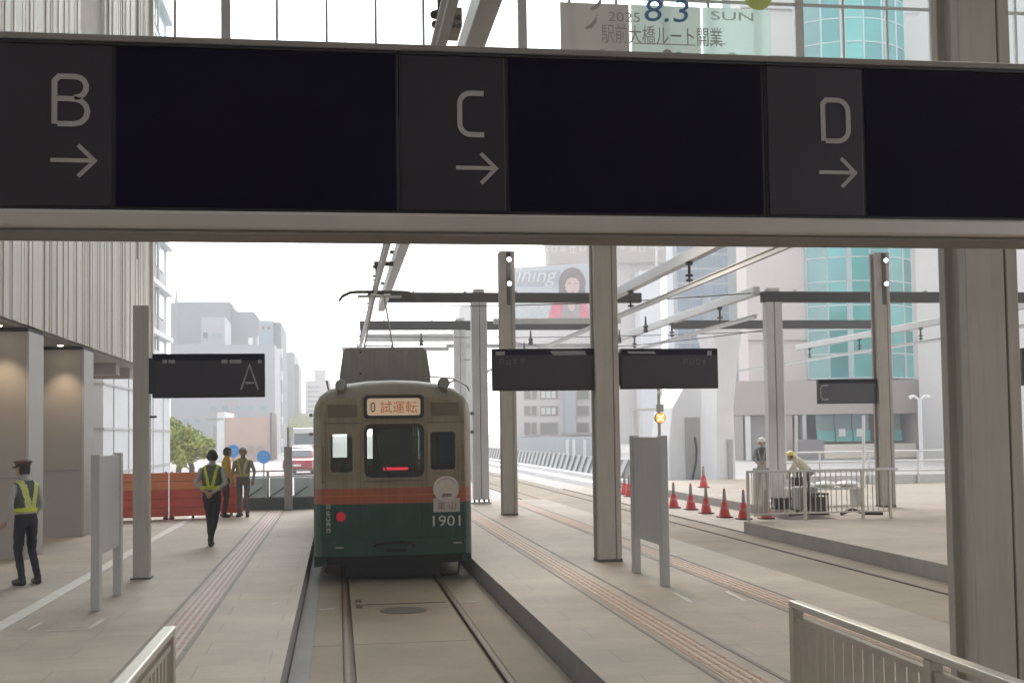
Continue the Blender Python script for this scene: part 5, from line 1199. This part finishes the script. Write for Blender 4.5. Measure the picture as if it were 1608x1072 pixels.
# ------------------------------------------------------------ people
from mathutils import noise as nz3
def ellipsoid(mb, c, r, n=12, k=8):
    prof = [(math.sin(math.pi*i/k), -math.cos(math.pi*i/k)) for i in range(k+1)]
    V = [(c[0]+r[0]*max(a,.02)*math.cos(2*math.pi*j/n), c[1]+r[1]*max(a,.02)*math.sin(2*math.pi*j/n), c[2]+r[2]*b) for a, b in prof for j in range(n)]
    F = [(i*n+j, i*n+(j+1)%n, (i+1)*n+(j+1)%n, (i+1)*n+j) for i in range(k) for j in range(n)]+[tuple(range(n))[::-1], tuple(range(k*n, (k+1)*n))]
    mb.add(V, F)
def person(label, loc, rz, H, J, cloth, hat=None, vest=None, group=None, hair=(.03,.025,.02)):
    """J: joints in metres for a 1.70 m body facing +Y; one continuous remeshed body, clothes and hats as parts"""
    k = H/1.70; root = thing('person', label, 'person', loc, rz, group)
    V3 = lambda p: Vector(p)
    lean = J.get('lean', 0.0); tw = J.get('hip', (0,0,.92))
    def tp(x, y, z):                                   # torso points lean forward about the hip
        dz = z-.92; return Vector((tw[0]+x, tw[1]+y+math.sin(lean)*dz, tw[2]+math.cos(lean)*dz))
    segs = []                                          # (a, b, ra, rb, zone)
    mb = MB()
    rings = [(.80,.15,.10),(.88,.17,.118),(.97,.165,.115),(1.06,.15,.105),(1.17,.165,.115),(1.28,.185,.118),(1.36,.185,.105),(1.42,.13,.085),(1.47,.06,.06)]
    n = 16; P = []
    for z, rx, ry in rings:
        c = tp(0, 0, z)
        for j in range(n): P.append((c.x+rx*math.cos(2*math.pi*j/n), c.y+ry*math.sin(2*math.pi*j/n)*math.cos(lean*.6), c.z+ry*math.sin(2*math.pi*j/n)*-math.sin(lean)))
    m_ = len(rings); mb.add(P, [(i*n+j, i*n+(j+1)%n, (i+1)*n+(j+1)%n, (i+1)*n+j) for i in range(m_-1) for j in range(n)]+[tuple(range(n))[::-1], tuple(range((m_-1)*n, m_*n))])
    segs.append((tp(0,0,.82), tp(0,0,.95), .15, .15, 'legs')); segs.append((tp(0,0,1.0), tp(0,0,1.40), .15, .15, 'torso'))
    def limb(a, b, ra, rb, zone):
        a, b = V3(a), V3(b); mid = (a+b)/2
        mb.tube([a-(b-a).normalized()*ra*.5, a, a*.6+b*.4, b, b+(b-a).normalized()*rb*.5], [ra*.6, ra, ra*.62+rb*.38, rb, rb*.6], 10); segs.append((a, b, ra, rb, zone))
    hd = tp(0, .0, 1.47)+Vector(J.get('head', (0,.02,.13)))
    limb(tp(0,-.01,1.40), hd-Vector((0,0,.05)), .058, .055, 'skin')
    ellipsoid(mb, hd, (.078,.098,.118)); segs.append((hd-Vector((0,0,.03)), hd+Vector((0,0,.03)), .09, .09, 'skin'))
    hy = J.get('headyaw', 0.0); fy_ = Vector((-math.sin(hy), math.cos(hy), 0)); fx_ = Vector((math.cos(hy), math.sin(hy), 0))
    ellipsoid(mb, hd+fy_*.095+Vector((0,0,-.015)), (.016,.018,.026), 8, 6)
    ellipsoid(mb, hd+fy_*.05+Vector((0,0,-.09)), (.045,.04,.035), 8, 6)
    for s in (-1, 1): ellipsoid(mb, hd+fx_*s*.080+Vector((0,0,-.005)), (.014,.024,.033), 8, 6)
    for s, q in (('L', -1), ('R', 1)):
        hip = tp(q*.09, 0, .88); kn, an_, toe = (V3(J['knee'+s]), V3(J['ankle'+s]), V3(J['toe'+s]))
        limb(hip, kn, .088, .062, 'legs'); limb(kn, an_, .062, .045, 'legs')
        mb.tube([an_+Vector((0,0,.02)), an_+Vector((0,0,-.03))], .052, 10)
        heel = an_-(toe-an_).normalized()*.05; heel.z = toe.z
        mb.tube([heel, heel*.5+toe*.5+Vector((0,0,.012)), toe], [.045,.052,.036], 10); segs.append((heel, toe, .06, .05, 'shoe'))
        sh = tp(q*.185, 0, 1.37); el, wr_ = V3(J['elbow'+s]), V3(J['wrist'+s])
        limb(sh, el, .055, .043, 'torso'); limb(el, wr_, .042, .030, J.get('sleeve', 'torso'))
        d = (wr_-el).normalized(); hdir = V3(J.get('hand'+s, d)).normalized(); side = hdir.cross(Vector((0,1,0)) if abs(hdir.y) < .8 else Vector((1,0,0))).normalized()
        palm = wr_+hdir*.05; mb.tube([wr_, wr_+hdir*.03, wr_+hdir*.085], [.027,.036,.034], 8); segs.append((wr_, wr_+hdir*.09, .035, .035, 'skin'))
        nr = side.cross(hdir).normalized()
        for f_ in range(4):
            o_ = side*(-.027+f_*.018); Lf = (.062,.075,.07,.055)[f_]; a_ = wr_+hdir*.08+o_; b1 = a_+hdir*Lf*.5+nr*.006; b2 = b1+hdir*Lf*.4+nr*.022
            mb.tube([a_, b1, b2], [.0095,.009,.007], 6); segs.append((a_, b2, .01, .008, 'skin'))
        a_ = wr_+hdir*.03+side*-.032; b1 = a_+hdir*.035-side*.02; mb.tube([a_, b1, b1+hdir*.03], [.011,.010,.008], 6); segs.append((a_, b1, .012, .01, 'skin'))
    tmp = mb.build('tmp', M['white'], None); md = tmp.modifiers.new('r', 'REMESH'); md.mode = 'VOXEL'; md.voxel_size = .0105
    s2 = tmp.modifiers.new('s', 'SMOOTH'); s2.iterations = 3; s2.factor = .5
    bpy.context.view_layer.update(); me = bpy.data.meshes.new_from_object(tmp.evaluated_get(bpy.context.evaluated_depsgraph_get())); bpy.data.objects.remove(tmp)
    me.name = 'body'; me.materials.clear(); zones = ['skin', 'torso', 'legs', 'shoe']
    for z in zones: me.materials.append(cloth[z])
    co = [v.co.copy() for v in me.vertices]
    def near(p):
        best, bz = 1e9, 'torso'
        for a, b, ra, rb, zn in segs:
            ab = b-a; t = max(0, min(1, (p-a).dot(ab)/max(ab.dot(ab), 1e-9))); dd = (p-(a+ab*t)).length-(ra+(rb-ra)*t)
            if dd < best: best, bz = dd, zn
        return bz
    zone = []
    for pl_ in me.polygons:
        zn = near(pl_.center); zone.append(zn); pl_.material_index = zones.index(zn); pl_.use_smooth = True
    vz_ = {}
    for pl_, zn in zip(me.polygons, zone):
        for i in pl_.vertices: vz_[i] = zn
    vn_ = [v.normal.copy() for v in me.vertices]; flat = []
    for i, q in enumerate(co):                         # cloth folds
        if vz_.get(i) in ('torso', 'legs'): q = q+vn_[i]*(nz3.noise(Vector((q.x*9+q.z*7, q.y*9-q.z*5, q.z*11)))*.011+nz3.noise(q*26)*.004)
        flat += q[:]
    me.vertices.foreach_set('co', flat); me.update()
    me.transform(Matrix.Scale(k, 4))
    bo_ = bpy.data.objects.new('body', me); C.objects.link(bo_); bo_.parent = root
    nrm = [v.normal.copy() for v in me.vertices]
    def shell(name, keep, off, mats, matf):
        idx = {}; vv, ff, mm = [], [], []
        for pl_, zn in zip(me.polygons, zone):
            cc = pl_.center/k
            if not keep(cc, zn): continue
            f_ = []
            for i in pl_.vertices:
                if i not in idx: idx[i] = len(vv); vv.append(me.vertices[i].co+nrm[i]*off)
                f_.append(idx[i])
            ff.append(tuple(f_)); mm.append(matf(cc))
        if not vv: return
        q = MB(); q.v = [tuple(p) for p in vv]; q.f = ff; q.m = mm; o = q.build(name, mats, root, world=False, smooth='all')
        sd_ = o.modifiers.new('solid', 'SOLIDIFY'); sd_.thickness = .008; sd_.offset = 1; return o
    inv = lambda p: (p.x-tw[0], (p.y-tw[1])*math.cos(lean)-(p.z-tw[2])*math.sin(lean), .92+(p.z-tw[2])*math.cos(lean)+(p.y-tw[1])*math.sin(lean))
    if vest:
        def keep(p, zn):
            x, y, z = inv(p); return zn == 'torso' and 1.0 < z < 1.43 and abs(x) < .165
        def vm(p):
            x, y, z = inv(p)
            if z < 1.06: return 1
            t = (z-1.06)/.37; c = .03+.085*t
            return 1 if abs(abs(x)-c) < .024 else (2 if abs(abs(x)-c) < .040 and vest.get('edge') else 0)
        shell('vest', keep, .010, [vest['base'], vest['strip'], vest.get('edge') or vest['base']], vm)
    hm = mat('hair', hair, .7)
    shell('hair', lambda p, zn: zn == 'skin' and (p-hd).length < .16 and ((p.z-hd.z) > .045 or ((p-hd).dot(fy_) < .005 and (p.z-hd.z) > -.07)) , .008, [hm], lambda p: 0)
    # eyes and mouth
    for s in (-1, 1):
        e = hd+fy_*.090+fx_*s*.032+Vector((0,0,.012)); q = MB(); ellipsoid(q, (e*k), (.010*k,.008*k,.007*k), 8, 5); q.build('eye', hm, root, world=False)
    e = hd+fy_*.090+Vector((0,0,-.062)); q = MB(); ellipsoid(q, e*k, (.022*k,.010*k,.005*k), 8, 5); q.build('mouth', mat('lips', (.28,.12,.10), .6), root, world=False)
    hk = hd*k
    if hat == 'peaked':
        q = MB(); q.lathe([(.092,.035),(.096,.055),(.118,.095),(.122,.108),(.09,.122),(.02,.126)], tuple(hk), 'z', 20); ho = q.build('cap', cloth['hat'], root, world=False, smooth=True)
        MB().lathe([(.097,.036),(.098,.060)], tuple(hk), 'z', 20).build('cap_band', cloth['band'], ho, world=False)
        q = MB(); pts = [(hk+fy_*(.085+.055*math.cos(a))+fx_*.09*math.sin(a)+Vector((0,0,.036-.02*math.cos(a)))) for a in [R(-90+i*18) for i in range(11)]]
        q.add([tuple(p) for p in pts]+[tuple(p+Vector((0,0,.008))) for p in pts], [tuple(range(11))[::-1], tuple(range(11,22))]+[(i,i+1,12+i,11+i) for i in range(10)]+[(10,0,11,21)]); q.build('visor', cloth['band'], ho, world=False)
    if hat == 'helmet':
        q = MB(); q.lathe([(.118,.02),(.122,.035),(.112,.08),(.08,.125),(.03,.145),(.01,.148)], tuple(hk), 'z', 20); ho = q.build('helmet', cloth['hat'], root, world=False, smooth=True)
        q = MB(); q.lathe([(.145,.018),(.145,.026)], tuple(hk+fy_*.02), 'z', 20); q.build('brim', cloth['hat'], ho, world=False)
    return root
cm_ = lambda n, c: mat(n, c, .85, 0, .12, 12, .15, 90)
skin = mat('skin', (.42,.25,.17), .55, 0, .06, 20); shoe = mat('black_shoe', (.02,.018,.018), .5)
yel = mat('hi_vis_yellow', (.62,.68,.06), .6, 0, .06, 8); vestb = cm_('vest_mesh', (.10,.115,.085)); silver = mat('reflective_edge', (.60,.62,.55), .4)
shirt = cm_('pale_shirt', (.42,.42,.39)); navy = cm_('navy_trousers', (.018,.018,.030)); grey_tr = cm_('grey_trousers', (.17,.155,.145))
vz = dict(base=vestb, strip=yel, edge=silver)
# guard by the pillar, three-quarter back view, arms hanging
p = ground_at(40, 917)
person('person in peaked cap, pale shirt, reflective vest and navy trousers by the pillar', (p.x, p.y, 0), R(52), 1.66, dict(
  hip=(0,0,.92), lean=.05, head=(0,.035,.125), headyaw=R(28), kneeL=(-.10,.03,.48), ankleL=(-.10,-.05,.09), toeL=(-.13,.10,.035), kneeR=(.11,.01,.48), ankleR=(.12,-.10,.09), toeR=(.16,.05,.035),
  elbowL=(-.27,-.02,1.10), wristL=(-.26,.10,.88), elbowR=(.25,-.02,1.09), wristR=(.23,.12,.93)), dict(skin=skin, torso=shirt, legs=navy, shoe=shoe, hat=cm_('cap_brown', (.10,.055,.035)), band=cm_('cap_dark', (.03,.02,.02))), 'peaked', vz)
# strolling guard, back view, hands clasped behind
p = ground_at(333, 856)
person('person strolling away, hands clasped behind, pale shirt and yellow cross vest', (p.x, p.y, 0), R(-6), 1.70, dict(
  hip=(0,0,.93), lean=.03, head=(0,.02,.125), kneeL=(-.055,.05,.50), ankleL=(-.015,-.05,.10), toeL=(-.02,.10,.035), kneeR=(.06,.02,.50), ankleR=(.015,-.16,.14), toeR=(.02,-.04,.04),
  elbowL=(-.27,-.10,1.12), wristL=(-.07,-.17,.98), elbowR=(.27,-.10,1.12), wristR=(.05,-.175,.96), handL=(.7,0,-.7), handR=(-.7,0,-.7)), dict(skin=skin, torso=shirt, legs=navy, shoe=shoe), None, dict(base=vestb, strip=yel, edge=None))
p = ground_at(354, 812)
person('person in a yellow work jacket and dark trousers beside the red barrier', (p.x, p.y, 0), R(-75), 1.68, dict(
  lean=.06, kneeL=(-.07,.03,.49), ankleL=(-.08,-.02,.09), toeL=(-.09,.12,.035), kneeR=(.08,.02,.49), ankleR=(.09,-.04,.09), toeR=(.10,.10,.035),
  elbowL=(-.25,.06,1.12), wristL=(-.14,.24,1.10), elbowR=(.26,.02,1.10), wristR=(.24,.12,.88)), dict(skin=skin, torso=cm_('yellow_jacket', (.62,.36,.03)), legs=cm_('dark_trousers', (.05,.018,.02)), shoe=shoe), None, None)
p = ground_at(382, 811)
person('person with white hair, grey work clothes and pale reflective vest, facing the hall', (p.x, p.y, 0), R(172), 1.68, dict(
  lean=.0, kneeL=(-.09,.02,.49), ankleL=(-.10,-.02,.09), toeL=(-.13,.12,.035), kneeR=(.09,.02,.49), ankleR=(.10,-.02,.09), toeR=(.13,.12,.035),
  elbowL=(-.28,-.03,1.10), wristL=(-.25,.06,.87), elbowR=(.28,-.03,1.10), wristR=(.25,.06,.87)), dict(skin=skin, torso=cm_('grey_shirt', (.36,.345,.31)), legs=grey_tr, shoe=shoe), None, dict(base=cm_('vest_pale', (.30,.30,.22)), strip=mat('vest_strip_pale', (.58,.60,.24), .6), edge=None), hair=(.55,.53,.50))
p = ground_at(1199, 779, 0); p.x = max(p.x, 10.95)
person('person in white helmet and grey work clothes standing behind the fence', (p.x, p.y, 0), R(150), 1.68, dict(
  lean=.05, head=(0,.05,.12), kneeL=(-.13,.02,.49), ankleL=(-.17,-.02,.09), toeL=(-.20,.11,.035), kneeR=(.13,.02,.49), ankleR=(.17,-.02,.09), toeR=(.20,.11,.035),
  elbowL=(-.27,.04,1.10), wristL=(-.12,.22,1.02), elbowR=(.27,.04,1.10), wristR=(.12,.22,1.0)), dict(skin=skin, torso=cm_('work_jacket', (.28,.31,.31)), legs=cm_('work_trousers', (.33,.33,.32)), shoe=shoe, hat=M['white']), 'helmet', dict(base=cm_('harness_dark', (.06,.06,.065)), strip=cm_('work_jacket2', (.28,.31,.31)), edge=None))
p = ground_at(1264, 785)
person('person in yellow helmet bending forward behind the fence', (p.x, p.y, 0), R(60), 1.66, dict(
  hip=(0,-.12,.78), lean=.75, head=(0,.10,.05), kneeL=(-.10,.10,.44), ankleL=(-.10,-.08,.09), toeL=(-.11,.07,.035), kneeR=(.11,.12,.44), ankleR=(.11,-.06,.09), toeR=(.12,.09,.035),
  elbowL=(-.24,.34,.86), wristL=(-.16,.48,.66), elbowR=(.24,.34,.86), wristR=(.16,.48,.66)), dict(skin=skin, torso=cm_('pale_jacket', (.55,.52,.36)), legs=cm_('work_trousers3', (.20,.20,.20)), shoe=shoe, hat=mat('helmet_yellow', (.70,.60,.12), .35, 0, .04, 3)), 'helmet', None)
# ------------------------------------------------------------ hazy air
hz = MB().box(-420, 420, -40, 420, -2.6, 62).build('haze', [])
hm_ = bpy.data.materials.new('haze_air'); hm_.use_nodes = True; hn = hm_.node_tree; hn.nodes.remove(hn.nodes['Principled BSDF'])
pv = hn.nodes.new('ShaderNodeVolumePrincipled'); pv.inputs['Color'].default_value = (.97,.98,1,1); pv.inputs['Density'].default_value = .0026; pv.inputs['Anisotropy'].default_value = .2
hn.links.new(pv.outputs[0], hn.nodes['Material Output'].inputs['Volume'])
hz.data.materials.append(hm_); tag(hz, kind='stuff')
sc.cycles.volume_step_rate = 10; sc.cycles.volume_max_steps = 32
